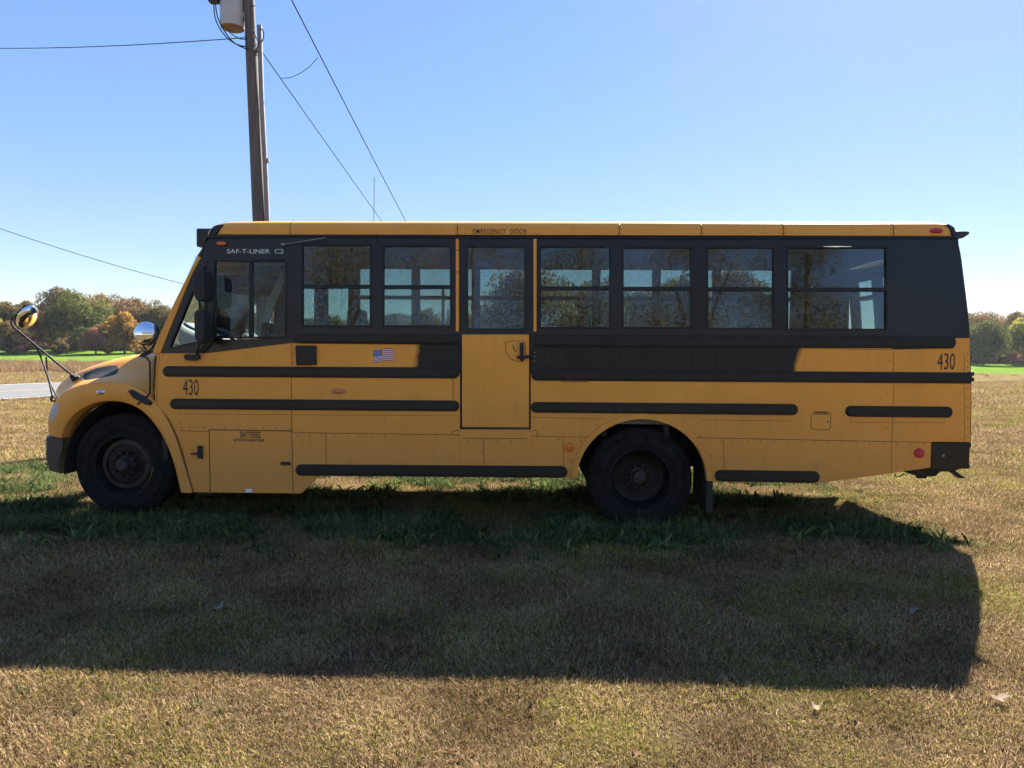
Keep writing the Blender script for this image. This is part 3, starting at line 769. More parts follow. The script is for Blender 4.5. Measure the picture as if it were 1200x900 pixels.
# far side: wall with windows, drawn from what shows through the near windows
VF = 2.36
mb = MB(); gm = MB()
ztop = 2.80; zlow = .40; zs = P(600, 397, VF).z; zt = P(600, 312, VF).z; zm0 = P(600, 351.5, VF).z; zm1 = P(600, 347, VF).z
gl_f = [(321, 331), (354, 368), (384, 408)] + [(421.5 + 70.5 * k, 482 + 70.5 * k) for k in range(7)] + [(915, 927)]
ux = lambda px: P(px, 350, VF).x
uend = UZ(1126, 330)[0]; ustart = uf - .02
def farbox(a, b, z0, z1): mb.box(a, b, -HW + VF, -HW + VF + .04, z0, z1)
farbox(ustart - .25, uend, zt, ztop); farbox(ustart - .25, uend, zlow, zs)
edges = [ustart - .02] + [ux(p) for g_ in gl_f for p in g_] + [uend]
for i in range(0, len(edges), 2): farbox(edges[i], edges[i + 1], zs, zt)
for i in range(1, len(edges) - 1, 2):
    if i > 5: mb.box(edges[i], edges[i + 1], -HW + VF + .005, -HW + VF + .035, zm0, zm1)
    if i <= 5: farbox(edges[i], edges[i + 1], P(370, 337, VF).z, zt)
    gm.box(edges[i], edges[i + 1], -HW + VF + .018, -HW + VF + .022, zs, zt)
mb.build('far_side_wall', M_K, bus); gm.build('far_side_glass', M_GLC, bus)
# inner lining, floor, ceiling
mb = MB(); mb.box(uf + .2, uend, -HW + .06, HW - .06, .93, .97); mb.build('floor', M_INT, bus)
mb = MB(); mb.box(uf + .1, ur - .02, -HW + .08, HW - .06, 2.74, 2.77); mb.build('headliner', M_INT, bus)
mb = MB()
for k in range(9):
    u0 = UZ(372 + 78 * k, 400)[0]
    if 9 <= k: continue
    for y0, y1 in ((-1.10, -.15), (.15, 1.08)):
        mb.loop_solid([(u0, y0, 1.38), (u0 + .09, y0, 1.38), (u0 + .15, y0, 1.80), (u0 + .09, y0, 1.84)], [(u0, y1, 1.38), (u0 + .09, y1, 1.38), (u0 + .15, y1, 1.80), (u0 + .09, y1, 1.84)])
        mb.box(u0 - .42, u0 + .05, y0, y1, 1.30, 1.40); mb.box(u0 - .35, u0 - .30, y0 + .1, y1 - .1, .97, 1.30)
mb.build('passenger_seats', M_SEAT, bus, bevel=.02)
# tall seat back behind the driver, driver's seat, dash, wheel, inside mirror
mb = MB(); q = P(416, 372, 1.5); mb.box(q.x - .05, q.x + .10, .1, .55, 1.4, q.z + .10); mb.build('crew_seat', M_SEAT, bus, bevel=.04)
mb = MB(); q = P(316, 360, .6); mb.box(q.x - .02, q.x + .12, -.85, -.35, 1.15, 1.92); mb.box(q.x - .45, q.x + .05, -.85, -.35, 1.10, 1.22); mb.build('driver_seat', M_SEAT, bus, bevel=.04)
mb = MB(); q = P(264, 388, .6)
for k in range(1):
    c = Vector((q.x - .05, -.6, 1.78)); n_ = 28; ax = Vector((.5, 0, .86)).normalized(); e1 = Vector((0, 1, 0)); e2 = ax.cross(e1)
    mb.tube([c + (e1 * math.cos(2 * math.pi * i / n_) + e2 * math.sin(2 * math.pi * i / n_)) * .22 for i in range(n_ + 1)], .015, 6)
    mb.tube([c - e1 * .22, c + e1 * .22], .012, 6); mb.tube([c, c - ax * .5], .025, 6)
mb.build('steering_wheel', M_RUB, bus, smooth=60)
mb = MB(); q = P(225, 412, .2); mb.box(q.x - .3, q.x + .35, -1.05, 1.05, 1.35, 1.60); mb.build('dashboard', M_INT, bus, bevel=.04)
mb = MB(); a = P(262, 322, .9); b = P(300, 342, .9); mb.loop_solid([(a.x, -.3, a.z), (b.x, -.3, a.z + .02), (b.x, -.3, b.z), (a.x, -.3, b.z)], [(a.x + .04, .35, a.z), (b.x + .04, .35, a.z), (b.x + .04, .35, b.z), (a.x + .04, .35, b.z)])
mb.build('inside_mirror', M_RUB, bus, bevel=.02)
# slanted partition post and grey modesty panel behind the driver
mb = MB(); mb.side(poly([(300, 392), (318, 345), (330, 320), (333, 330), (322, 360), (310, 394)], 1.0), 0, .03, False, -HW + 1.0); mb.build('grab_panel', M_DUSTY, bus)
# wire cage in the back
def cage():
    mb = MB(); v = 1.25
    a = P(838, 346, v); b = P(912, 392, v); y = -HW + v
    for px in (838, 864, 889, 912): q = P(px, 346, v); mb.box(q.x - .012, q.x + .012, y - .012, y + .012, .97, a.z)
    for py in (346, 360, 371): q = P(870, py, v); mb.box(a.x, b.x, y - .008, y + .008, q.z - .008, q.z + .008)
    n_ = 34; st = (b.x - a.x) / n_; hh = a.z - 1.5
    for i in range(-int(hh / st), n_):
        for s_ in (1, -1):
            x0 = a.x + i * st; x1 = x0 + hh; z0, z1 = 1.5, a.z
            if x0 < a.x: z0 += a.x - x0; x0 = a.x
            if x1 > b.x: z1 -= x1 - b.x; x1 = b.x
            if z1 <= z0: continue
            if s_ == -1: x0, x1 = a.x + b.x - x0, a.x + b.x - x1
            mb.tube([(x0, y + .004 * s_, z0), (x1, y + .004 * s_, z1)], .0032, 4, cap=False)
    mb.build('wire_cage', M_DUSTY, bus)
cage()
mb = MB(); q0 = P(932, 334, 1.9); q1 = P(988, 334, 1.9); mb.box(q0.x, q1.x, .62, .70, .97, 2.74); mb.build('rear_locker', M_CHAS, bus)

# front: windscreen, cap, cowl
A0 = P(180, 414, .02); A1 = P(232, 300, .05); A2 = P(250, 264, .12)
def wsurf(s, v):          # s 0 at the base .. 1 at the top of the glass
    b = A0.lerp(A1, s); t = (v - 1.2) / 1.15; return Vector((b.x - .34 * (1 - abs(t) ** 2.6), -HW + v, b.z + .02 * (1 - t * t)))
mb = MB(); cols_ = [.05, .1, .2, .4, .7, 1.0, 1.2, 1.4, 1.7, 2.0, 2.2, 2.3, 2.35]; g_ = [[mb.bm.verts.new(wsurf(s, v)) for v in cols_] for s in (0, .33, .66, 1)]
for a, b in zip(g_, g_[1:]):
    for k in range(len(a) - 1): mb.bm.faces.new((a[k], a[k + 1], b[k + 1], b[k]))
mb.build('windscreen', M_GLC, bus, smooth=180)
mb = MB(); g_ = []
for s in (1, 1.0, 1.25, 1.5):
    row = []
    for v in cols_:
        if s <= 1: p = wsurf(1, v)
        else:
            f_ = (s - 1) / .5; t = (v - 1.2) / 1.15; b = A1.lerp(Vector((uf + .0, 0, 2.84)), f_); p = Vector((b.x - .34 * (1 - abs(t) ** 2.6) * (1 - f_ * .7), -HW + v, b.z + (.10 * f_) * (1 - abs(t) ** 3)))
        row.append(mb.bm.verts.new(p))
    g_.append(row)
for a, b in zip(g_[1:], g_[2:]):
    for k in range(len(a) - 1): mb.bm.faces.new((a[k], a[k + 1], b[k + 1], b[k]))
bmesh.ops.delete(mb.bm, geom=[v for v in mb.bm.verts if not v.link_faces], context='VERTS')
fc = mb.build('front_cap', M_K, bus, smooth=60); md = fc.modifiers.new('t', 'SOLIDIFY'); md.thickness = .03
# black corner between cap and roof on the near side
mb = MB(); mb.side(poly([(233, 301), (240, 284), (247, 268), (254, 263.5), (263, 263), (252, 276), (243, 279.5), (236, 302)]), -.12, .004); mb.build('corner_trim', M_K, bus, bevel=.01)
# warning light box on the cap
q0 = P(235, 269.5, .35); q1 = P(247, 291, .35)
for y0, y1 in ((-HW + .25, -HW + .85), (HW - .85, HW - .25)): mb = MB(); mb.box(q0.x, q0.x + .25, y0, y1, q1.z, q0.z); mb.build('warning_light_box', M_K, bus, bevel=.015)
# wipers
mb = MB()
a = wsurf(.02, .9) + Vector((-.02, 0, 0)); b = wsurf(.28, .25) + Vector((-.03, 0, 0)); mb.tube([a, a.lerp(b, .5) + Vector((-.03, 0, .02)), b], .008, 6)
a = wsurf(.02, 1.7) + Vector((-.02, 0, 0)); b = wsurf(.28, 1.05) + Vector((-.03, 0, 0)); mb.tube([a, a.lerp(b, .5) + Vector((-.03, 0, .02)), b], .008, 6)
mb.build('wipers', M_RUB, bus, smooth=60)
# firewall between engine bay and cab
mb = MB(); q = P(186, 414, .0); mb.box(q.x + .0, q.x + .05, -HW + .05, HW - .05, .5, 1.60); mb.build('firewall', M_CHAS, bus)

# hood and fenders: one lofted shell, mirrored
H_ = [
 (.0, [(59, 508), (57, 490), (62, 474), (75, 460), (95, 451.5), (120, 448), (145, 449.5), (163, 455), (181, 472)]),
 (.06, [(62, 501), (60, 484), (65, 469), (78, 455.5), (97, 447.5), (120, 444), (145, 444.5), (163, 448), (181, 456)]),
 (.24, [(66, 494), (66, 478), (70, 465.5), (84, 453), (101, 444.5), (122, 439), (146, 437), (164, 436.5), (181, 437)]),
 (.40, [(65, 490), (64, 470), (67, 457), (85, 446), (104, 438.5), (124, 432), (147, 428), (165, 426), (181, 425)]),
 (.50, [(63, 490), (62, 463), (65, 449), (84, 437.5), (103, 430), (124, 423.5), (147, 419), (165, 416.8), (183, 415.5)]),
]
mb = MB(); colsH = [[P(x, y, v) for x, y in pts] for v, pts in H_]
back = P(183, 415, .5)
c4 = colsH[-1]
for v, du, dz in ((.78, -.06, .045), (1.2, -.10, .06)):
    colsH.append([Vector((p.x + du * (1 - i / 8), -HW + v, p.z + dz)) for i, p in enumerate(c4)])
full = colsH + [[Vector((p.x, -p.y, p.z)) for p in c] for c in colsH[:-1][::-1]]
# underside lip of the front face
vv = [[mb.bm.verts.new(p) for p in c] for c in full]
for a, b in zip(vv, vv[1:]):
    for k in range(len(a) - 1): mb.bm.faces.new((a[k], a[k + 1], b[k + 1], b[k]))
fr_ = [mb.bm.verts.new((c[0].x + .01, c[0].y, P(60, 509, 0).z)) for c in full]
for i in range(len(vv) - 1): mb.bm.faces.new((vv[i][0], vv[i + 1][0], fr_[i + 1], fr_[i]))
hood = mb.build('hood', M_Y, bus, sub=2)
md = hood.modifiers.new('t', 'SOLIDIFY'); md.thickness = .015; md.offset = -1
bpy.context.view_layer.update()
dg = bpy.context.evaluated_depsgraph_get()
_he = hood.evaluated_get(dg).to_mesh(); hood_bvh = BVHTree.FromPolygons([v.co[:] for v in _he.vertices], [p.vertices[:] for p in _he.polygons])
_o = BI @ CAM
def on_hood(px, py, off=.004):
    d = (BI.to_3x3() @ ray(px, py)).normalized(); h = hood_bvh.ray_cast(_o, d)
    if h[0] is None: return P(px, py, .3)
    n_ = h[1] if h[1].dot(d) < 0 else -h[1]
    return h[0] + n_ * off
def hood_patch(name, pts, material, off=.006, parent=bus, dense=6):
    ring = []
    for i in range(len(pts)):
        a, b = pts[i], pts[(i + 1) % len(pts)]
        for k in range(dense): ring.append((a[0] + (b[0] - a[0]) * k / dense, a[1] + (b[1] - a[1]) * k / dense))
    cx = sum(p[0] for p in pts) / len(pts); cy = sum(p[1] for p in pts) / len(pts); mb = MB(); rings = []
    for f_ in (1, .75, .5, .25): rings.append([mb.bm.verts.new(on_hood(cx + (p[0] - cx) * f_, cy + (p[1] - cy) * f_, off if f_ < 1 else -.003)) for p in ring])
    for a, b in zip(rings, rings[1:]):
        for k in range(len(a)): l = (k + 1) % len(a); mb.bm.faces.new((a[k], a[l], b[l], b[k]))
    mb.bm.faces.new(rings[-1]); return mb.build(name, material, parent, smooth=50)
hood_patch('hood_vent', [(94, 442), (97, 437.5), (112, 431), (128, 427.5), (138, 427.5), (141, 431), (140, 436.5), (135, 440), (118, 443.5), (98, 446.5)], M_RUB)

hood_patch('fender_marker', arc(121, 459.5, 6, 2.8, 0, 330, 11), M_LENS, .01) if False else None
# fender flare strip: the raised lip round the front wheel
aw_i = [(75, 513), (80, 499), (90, 486.5), (103, 477.5), (118, 472), (133, 470.5), (150, 473), (165, 480), (178, 491.5), (190, 508), (199, 526), (206, 546), (213, 576)]
aw_o = [(59, 509), (58, 490), (63, 475), (76, 460.5), (96, 452), (120, 448.5), (146, 450), (164, 455.5), (181, 470), (196, 490), (208, 517), (217, 546), (226, 577)]
def catmull(p, n=5):
    out = []
    for i in range(len(p) - 1):
        a, b, c, d = p[max(i - 1, 0)], p[i], p[i + 1], p[min(i + 2, len(p) - 1)]
        for k in range(n):
            t = k / n; out.append(tuple(.5 * (2 * b[j] + (c[j] - a[j]) * t + (2 * a[j] - 5 * b[j] + 4 * c[j] - d[j]) * t * t + (3 * b[j] - a[j] - 3 * c[j] + d[j]) * t ** 3) for j in (0, 1)))
    return out + [p[-1]]
ci, co_ = catmull(aw_i), catmull(aw_o)
mb = MB(); prof_c = [(0, -.16), (0, .0), (.06, .028), (.30, .045), (.75, .040), (1, .018), (1.0, -.03)]
rings = []
for a, b in zip(ci, co_):
    A_, B__ = UZ(*a), UZ(*b)
    rings.append([mb.bm.verts.new((A_[0] + (B__[0] - A_[0]) * f_, -HW - o_, A_[1] + (B__[1] - A_[1]) * f_)) for f_, o_ in prof_c])
for a, b in zip(rings, rings[1:]):
    for k in range(len(a) - 1): mb.bm.faces.new((a[k], a[k + 1], b[k + 1], b[k]))
mb.build('fender_flare', M_Y, bus, smooth=35)
mb = MB(); mb.side(poly([(61, 477), (66, 472.5), (70, 474), (69.5, 484), (65, 491), (59, 496), (57.5, 488)], -.03), -.05, .012, False, -HW - .03); mb.build('headlight', M_LENS, bus, bevel=.012, seg=3)
mb = MB(); q = UZ(121, 459.5); mb.bm.faces.ensure_lookup_table()
for rx_, o_, mm in ((.052, .052, 0),):
    mb.ball((q[0], -HW - .042, q[1]), 1, .05, .012, .024, 20, 10)
fm = mb.build('fender_marker', M_CHR, bus, smooth=180)
mb = MB(); mb.ball((q[0], -HW - .05, q[1]), 1, .034, .012, .015, 16, 8); mb.build('lens', M_LENS, fm, smooth=180)
# rubber latch of the hood on the fender
mb = MB(); mb.side(poly([(154, 458), (157, 456), (172, 464), (181, 471), (180, 474.5), (175, 474), (160, 466)]), .02, .065); mb.build('hood_latch', M_RUB, bus, bevel=.008)
# wheel housings (dark)
def wheelhouse(cx, cy, r, name, kz=1):
    q = UZ(cx, cy); mb = MB(); n_ = 20; rr = r
    A_, B__ = [], []
    for k in range(n_ + 1):
        a = math.pi * k / n_; A_.append((q[0] + rr * math.cos(a), q[1] + kz * rr * math.sin(a)))
    for k in range(n_):
        for y0 in (-HW + .05,):
            mb.face([(A_[k][0], -HW + .05, A_[k][1]), (A_[k + 1][0], -HW + .05, A_[k + 1][1]), (A_[k + 1][0], -HW + .75, A_[k + 1][1]), (A_[k][0], -HW + .75, A_[k][1])])
    mb.face([(x, -HW + .75, z) for x, z in A_])
    mb.build(name, M_CHAS, bus)
wheelhouse(752, 560, .67, 'rear_wheel_housing'); wheelhouse(147, 558, .67, 'front_wheel_housing', 1.17)
q = UZ(150, 560); mb = MB(); mb.box(q[0] - .55, q[0] + .55, -HW + .75, -HW + .80, .45, 1.25); mb.box(q[0] - .55, q[0] + .6, -HW + .1, -HW + .8, 1.20, 1.23); mb.box(q[0] + .56, q[0] + .60, -HW + .02, -HW + .8, .5, 1.2)
mb.build('engine_bay_liner', M_CHAS, bus)
# front bumper
sec_b = [(53, 512), (58, 509.5), (75, 512.5), (74, 526), (69, 543), (71, 556), (57, 552), (53, 538)]
mb = MB(); bp_ = [UZ(x, y) for x, y in sec_b]; rings = []
for v in (.0, .04, .15, .4, .8, 1.2, 1.6, 2.0, 2.25, 2.36, 2.4):
    t = (v - 1.2) / 1.2; fwd = -.16 * (1 - abs(t) ** 3); sh = .9 if v in (.0, 2.4) else 1
    cx = sum(p[0] for p in bp_) / 8; cz = sum(p[1] for p in bp_) / 8
    rings.append([mb.bm.verts.new((cx + (x - cx) * sh + fwd, -HW + v, cz + (z - cz) * sh)) for x, z in bp_])
for a, b in zip(rings, rings[1:]):
    for k in range(8): l = (k + 1) % 8; mb.bm.faces.new((a[k], a[l], b[l], b[k]))
mb.bm.faces.new(rings[0][::-1]); mb.bm.faces.new(rings[-1]); mb.build('front_bumper', M_BUMP, bus, smooth=45)
mb = MB(); a = UZ(74, 540); mb.box(a[0], a[0] + .25, -HW + .3, -HW + .36, a[1] - .02, a[1] + .12); mb.build('bumper_bracket', M_CHAS, bus)
# grille
mb = MB(); p = colsH[-1][1]; mb.box(p.x + .02, p.x + .08, -.5, .5, .90, 1.15); mb.build('grille', M_CHR, bus, bevel=.01)

# rub rails
def rail(x0, ya0, yb0, x1, ya1, yb1, rl=True, rr_=True, out=.026, name='rub_rail', bead=True):
    def cap(ins):
        hl = (yb0 - ya0) / 2 - ins; hr = (yb1 - ya1) / 2 - ins; cl = (ya0 + yb0) / 2; c_r = (ya1 + yb1) / 2
        L_ = [(x0 + (yb0 - ya0) / 2 + hl * math.cos(R(a)), cl - hl * math.sin(R(a))) for a in range(90, 271, 15)] if rl else [(x0, cl - hl), (x0, cl + hl)]
        R_ = [(x1 - (yb1 - ya1) / 2 + hr * math.cos(R(a)), c_r - hr * math.sin(R(a))) for a in range(-90, 91, 15)] if rr_ else [(x1, c_r + hr), (x1, c_r - hr)]
        return poly(L_ + R_)
    mb = MB(); mb.side(cap(0), -.002, out * .35); mb.side(cap(1.3), out * .3, out * .75)
    if bead:
        mb.side(cap(2.4), out * .7, out)
    o = mb.build(name, M_RAIL, bus, bevel=.003); return o
rail(344, 390.5, 402.5, 539, 391.5, 404); rail(624, 392, 406.5, 1120, 393.5, 408.5)
rail(191, 429, 441.5, 538.5, 430.5, 443.5); rail(622.5, 433, 446, 1137.5, 436.5, 449.5, rr_=False)
rail(199.5, 467, 479.5, 538.5, 469.3, 482); rail(622, 471, 483.5, 935, 473.3, 486.5); rail(990.5, 475.5, 488.3, 1116, 476.5, 489.5)
rail(346.5, 544, 557.3, 665, 546, 560); rail(837.5, 550.5, 564, 960.5, 552, 566)
mb = MB()
for y in (438, 444.5): q = UZ(1137, y); mb.box(q[0] - .02, q[0] + .03, -HW - .02, HW + .02, q[1] - .02, q[1] + .02)
mb.build('rear_rail_end', M_RAIL, bus, bevel=.008)

# emergency door
mb = MB()
for pc in ([(541, 279.5), (620.5, 280), (620.5, 287.5), (541, 287)], [(541, 287), (546.5, 287), (546.5, 386.5), (541, 386.5)], [(616, 287.5), (620.5, 287.5), (620.5, 387), (616, 387)], [(541, 386.5), (620.5, 387), (620.5, 391.8), (541, 391.5)]):
    mb.side(poly(pc), -.045, .0)
dr = mb.build('emergency_door', M_K, bus)
mb = MB(); mb.side(poly([(541.5, 392), (620, 392), (620, 501), (541.5, 500.5)]), -.045, .006); mb.build('lower_skin', M_Y, dr, bevel=.004)
mb = MB()
for pc in ([(546.5, 287.3), (616, 287.5), (616, 289.3), (546.5, 289.1)], [(546.5, 384.7), (616, 385), (616, 387), (546.5, 386.6)], [(546.5, 289), (548.3, 289), (548.3, 385), (546.5, 385)], [(614.2, 289), (616, 289), (616, 385), (614.2, 385)]):
    mb.side(poly(pc), -.04, .008)
mb.build('window_frame', M_RAIL, dr)
mb = MB(); mb.side(poly([(547, 288.5), (615.5, 288.5), (615.5, 386), (547, 386)]), -.022, -.018); mb.build('pane', M_GL, dr)
# dark gap round the door and threshold
mb = MB(); mb.side(poly([(538.7, 392), (541.3, 392), (541.3, 503), (538.7, 503)]), -.04, -.012); mb.side(poly([(620.2, 392), (622.2, 392), (622.2, 503), (620.2, 503)]), -.04, -.012)
mb.side(poly([(541, 500.8), (620.5, 501.2), (620.5, 503.2), (541, 503)]), -.04, .003); mb.build('door_seal', M_RUB, dr)
# handle: recessed plate, handle, lever
mb = MB(); ho = [(592, 401), (596, 399.5), (613, 399.5), (616, 402), (616, 420), (612, 424), (604, 423.5), (596, 418), (592, 410)]
mb.side(poly(ho), .005, .011); hp = mb.build('handle_plate', M_Y, dr, bevel=.003)
oi_ = [(x + (604.5 - x) * -.035, y + (411 - y) * -.035) for x, y in ho]
mb = MB()
for i in range(len(ho)):
    j = (i + 1) % len(ho); mb.side(poly([ho[i], ho[j], (604.5 + (ho[j][0] - 604.5) * .955, 411 + (ho[j][1] - 411) * .955), (604.5 + (ho[i][0] - 604.5) * .955, 411 + (ho[i][1] - 411) * .955)]), .008, .0115)
mb.build('plate_edge', M_SEAM, dr)
mb = MB(); mb.side(poly([(609, 403), (611, 401.3), (613.5, 402), (614, 410), (613, 422), (611, 424), (609.5, 421)]), .01, .045); mb.side(poly([(605.5, 418), (607, 417), (622.5, 415.8), (624, 417.2), (622, 419.5), (610, 420.6), (606, 420)]), .03, .055)
mb.build('door_handle', M_RUB, dr, bevel=.004)
mb = MB(); mb.tube([P(601, 404) + Vector((0, -.012, 0)), P(602, 408) + Vector((0, -.012, 0)), P(605, 412) + Vector((0, -.012, 0))], .004, 5); mb.build('turn_mark', M_TXT, dr)
for y in (413.5, 417.8, 422.5): q = P(626.5, y); mb = MB(); mb.ball((q.x, q.y - .004, q.z), .005); mb.build('handle_stop_screw', M_WHITE, bus)
# yellow trim strips beside the door window
for x0 in (534.3, 625.2):
    mb = MB(); mb.side(poly([(x0, 280), (x0 + 3.6, 280), (x0 + 3.6, 388.5), (x0, 388.5)]), -.04, .014); ts = mb.build('door_trim', M_Y, bus, bevel=.003)
    if x0 < 600:
        for y in (293, 318.5): mb = MB(); mb.side(poly([(x0 - .2, y), (x0 + 3.8, y), (x0 + 3.8, y + 1), (x0 - .2, y + 1)]), .012, .016); mb.build('hinge_gap', M_RUB, ts)
mb = MB(); mb.side(poly([(538, 276.5), (541, 276.5), (541, 403), (538, 403)]), -.04, -.004); mb.side(poly([(534, 276.5), (538, 276.5), (538, 280), (534, 280)]), -.04, -.002); mb.side(poly([(620.5, 277), (629, 277), (629, 280), (620.5, 280)]), -.04, -.002)
mb.side(poly([(541, 276.5), (620.5, 277), (620.5, 280), (541, 279.5)]), -.04, -.002); mb.side(poly([(620.5, 280), (625.2, 280), (625.2, 392), (620.5, 392)]), -.04, -.004); mb.side(poly([(534, 280), (534.4, 280), (534.4, 389), (534, 389)]), -.04, -.003); mb.side(poly([(628.7, 280), (629.2, 280), (629.2, 386), (628.7, 386)]), -.04, -.003)
mb.build('door_surround', M_K, bus)

# seams, rivets
mb = MB()
def seam(pts, w_=.6, o_=.0014):
    for a, b in zip(pts, pts[1:]):
        dx, dy = b[0] - a[0], b[1] - a[1]; l = math.hypot(dx, dy); nx, ny = -dy / l * w_ / 2, dx / l * w_ / 2
        mb.side(poly([(a[0] + nx, a[1] + ny), (b[0] + nx, b[1] + ny), (b[0] - nx, b[1] - ny), (a[0] - nx, a[1] - ny)]), -.001, o_)
seam([(341.5, 403), (342.2, 429)]); seam([(341.5, 442), (341.5, 467)]); seam([(341.5, 480), (342, 507), (343.5, 578)], .7)
seam([(211, 504.5), (244, 506)]); seam([(244.5, 503.5), (343, 505)], 1.1); seam([(245, 504), (246.5, 577)], .9)
seam([(344, 507), (530, 509.5)]); seam([(530, 509.5), (539, 510)]); seam([(543, 513.5), (618, 514)]); seam([(622, 511), (690, 512.5)], .5)
seam([(382, 508.5), (382.3, 543.5)], .5); seam([(567, 514), (567, 545)], .5); seam([(660, 513), (660.5, 546)], .5)
seam([(813, 512.8), (1091, 518.5)]); seam([(848, 514), (848.5, 550.5)], .5); seam([(1045, 517.5), (1045, 556)], .4)
seam([(1047, 411), (1047, 436)], .4); seam([(1047, 449), (1047, 475)], .4); seam([(1046, 489), (1045, 518)], .5); seam([(1130, 415), (1130, 436)], .4); seam([(1130, 449), (1130, 517)], .4)
seam([(622, 489), (712, 491)], .35); seam([(205, 485), (538, 487.5)], .3); seam([(820, 492), (927, 493.2)], .35); seam([(997, 489.5), (997, 495), (1108, 495.5)], .35)
seam([(533, 404), (533, 404.5)]); seam([(531, 444), (531, 468)], .5); seam([(1091.5, 519), (1090.5, 548)], .6)
seam([(182, 417), (180, 458)], .7); seam([(187, 415), (184, 440), (184, 470)], .4)
for a, b in zip(seam_f, seam_f[1:]): seam([(a[0] + .6, a[1]), (b[0] + .6, b[1])], 1.0, .002)
# fuel door outline
fd = [(951, 487), (954, 483.5), (972, 483.5), (973.5, 486), (973.5, 501), (971, 503.5), (953, 503.5), (950, 500)]
seam(fd + [fd[0]], .6)
so_ = [(530, 506), (536, 504), (539, 505)]; seam(so_); seam([(622, 505), (628, 504.5), (631, 508), (628, 511.5)], .5); seam([(530, 510), (530, 506)], .5)
mb.build('panel_seams', M_SEAM, bus)
mb = MB()
def rivets(a, b, n_):
    for k in range(n_):
        f_ = k / max(1, n_ - 1); q = P(a[0] + (b[0] - a[0]) * f_, a[1] + (b[1] - a[1]) * f_); mb.ball((q.x, q.y, q.z), .0066, 1, .6, 1, 8, 5)
rivets((249, 500.5), (338, 501.5), 7); rivets((213, 501), (240, 501), 4); rivets((348, 511), (525, 513), 13); rivets((548, 517), (616, 517.5), 5); rivets((630, 514.5), (655, 515), 2)
rivets((860, 516.5), (1083, 521.5), 15); rivets((818, 515), (845, 516), 2); rivets((531, 447), (531, 465), 4); rivets((341, 455), (341, 465), 1); rivets((1134, 415), (1134, 431), 3); rivets((1134, 455), (1134, 512), 6)
rivets((382, 529), (382, 529), 1); rivets((472, 529), (472, 529), 1); rivets((565, 529), (565, 529), 1); rivets((1009, 538), (1009, 538), 1); rivets((1042, 422), (1042, 422), 1); rivets((1040, 462), (1040, 462), 1); rivets((1038, 502), (1038, 502), 1); rivets((845, 536), (845, 536), 1)
rivets((212, 496), (212, 496), 1); rivets((343, 415), (343, 425), 2); rivets((344, 530), (344, 530), 1); rivets((344, 570), (344, 570), 1)
for a in range(20, 165, 18):
    x, y = 752 + 87 * math.cos(R(a)), 562 - 82 * math.sin(R(a)); rivets((x, y), (x, y), 1)
for px in (347, 442, 533, 545, 626, 630, 724, 728, 820, 824, 916, 920, 1044, 1050):
    for y in (268.5, 273.5):
        q = P(px, y); mb.ball((q.x, -HW + .055, q.z), .005, 1, .6, 1, 8, 5)
mb.build('rivets', M_RIV, bus, smooth=180)['kind'] = 'stuff'

# battery door furniture
mb = MB(); mb.side(poly([(232.5, 522), (237.5, 522), (238, 537), (233, 537)]), 0, .03); mb.side(poly([(225, 530.5), (234, 530), (234, 532.5), (225, 532)]), .02, .035); mb.build('battery_door_catch', M_RUB, bus, bevel=.004)
mb = MB(); mb.side(poly([(329, 541), (340.5, 541), (340.5, 545), (329, 545)]), 0, .012); mb.build('battery_door_latch', M_RUB, bus, bevel=.002)
mb = MB(); mb.side(poly([(288, 573), (295.5, 573), (295.5, 577), (288, 577)]), 0, .002); mb.build('sticker', M_WHITE, bus)
mb = MB(); mb.side(poly([(1022, 0), (1022, 0), (1022, 0)]), 0, 0) if False else None
mb.side(poly([(968.5, 493.8), (971, 493), (971, 495)]), 0, .004); mb.build('fuel_door_catch', M_TXT, bus)
# black square cover, marker lamps, reflectors
mb = MB(); mb.side(poly([(347, 405), (371, 405), (371.5, 427.5), (348, 428)]), 0, .03); mb.build('speaker_cover', M_RAIL, bus, bevel=.008)
def lamp(x, y, rx, ry, material, name, label=None, base=True):
    q = P(x, y); mb = MB(); y_ = q.y
    n_ = 20; A_ = [(q.x + rx * 1.2 * math.cos(2 * math.pi * k / n_), q.z + ry * 1.2 * math.sin(2 * math.pi * k / n_)) for k in range(n_)]
    mb.side(A_, -.001, .010); o = mb.build(name, M_RUB if base is True else base, bus)
    mb = MB(); mb.ball((q.x, y_ - .010, q.z), 1, rx, .010, ry, 20, 10); mb.build('lens', material, o, smooth=180); return o
lamp(396.5, 458.5, .062, .024, M_AMB, 'side_marker', base=M_DUSTY)
lamp(667, 524, .040, .040, M_AMB, 'amber_reflector', base=M_AMB); lamp(1077, 531, .040, .040, M_RED, 'red_reflector', base=M_RED)
lamp(260, 285.5, .052, .020, M_AMB, 'front_clearance_lamp'); 
q = P(1097, 270.5); mb = MB(); mb.ball((q.x, -HW + .052, q.z), 1, .065, .022, .026, 20, 10); mb.build('rear_clearance_lamp', M_RED, bus, smooth=180)
# rod aerial
mb = MB(); mb.tube([P(333, 287) + Vector((0, -.03, 0)), P(384, 279.5) + Vector((0, -.05, 0))], .0045, 6); a = P(333.5, 287); mb.box(a.x - .02, a.x + .015, a.y - .035, a.y, a.z - .008, a.z + .008); mb.build('rod_aerial', M_DUSTY, bus)
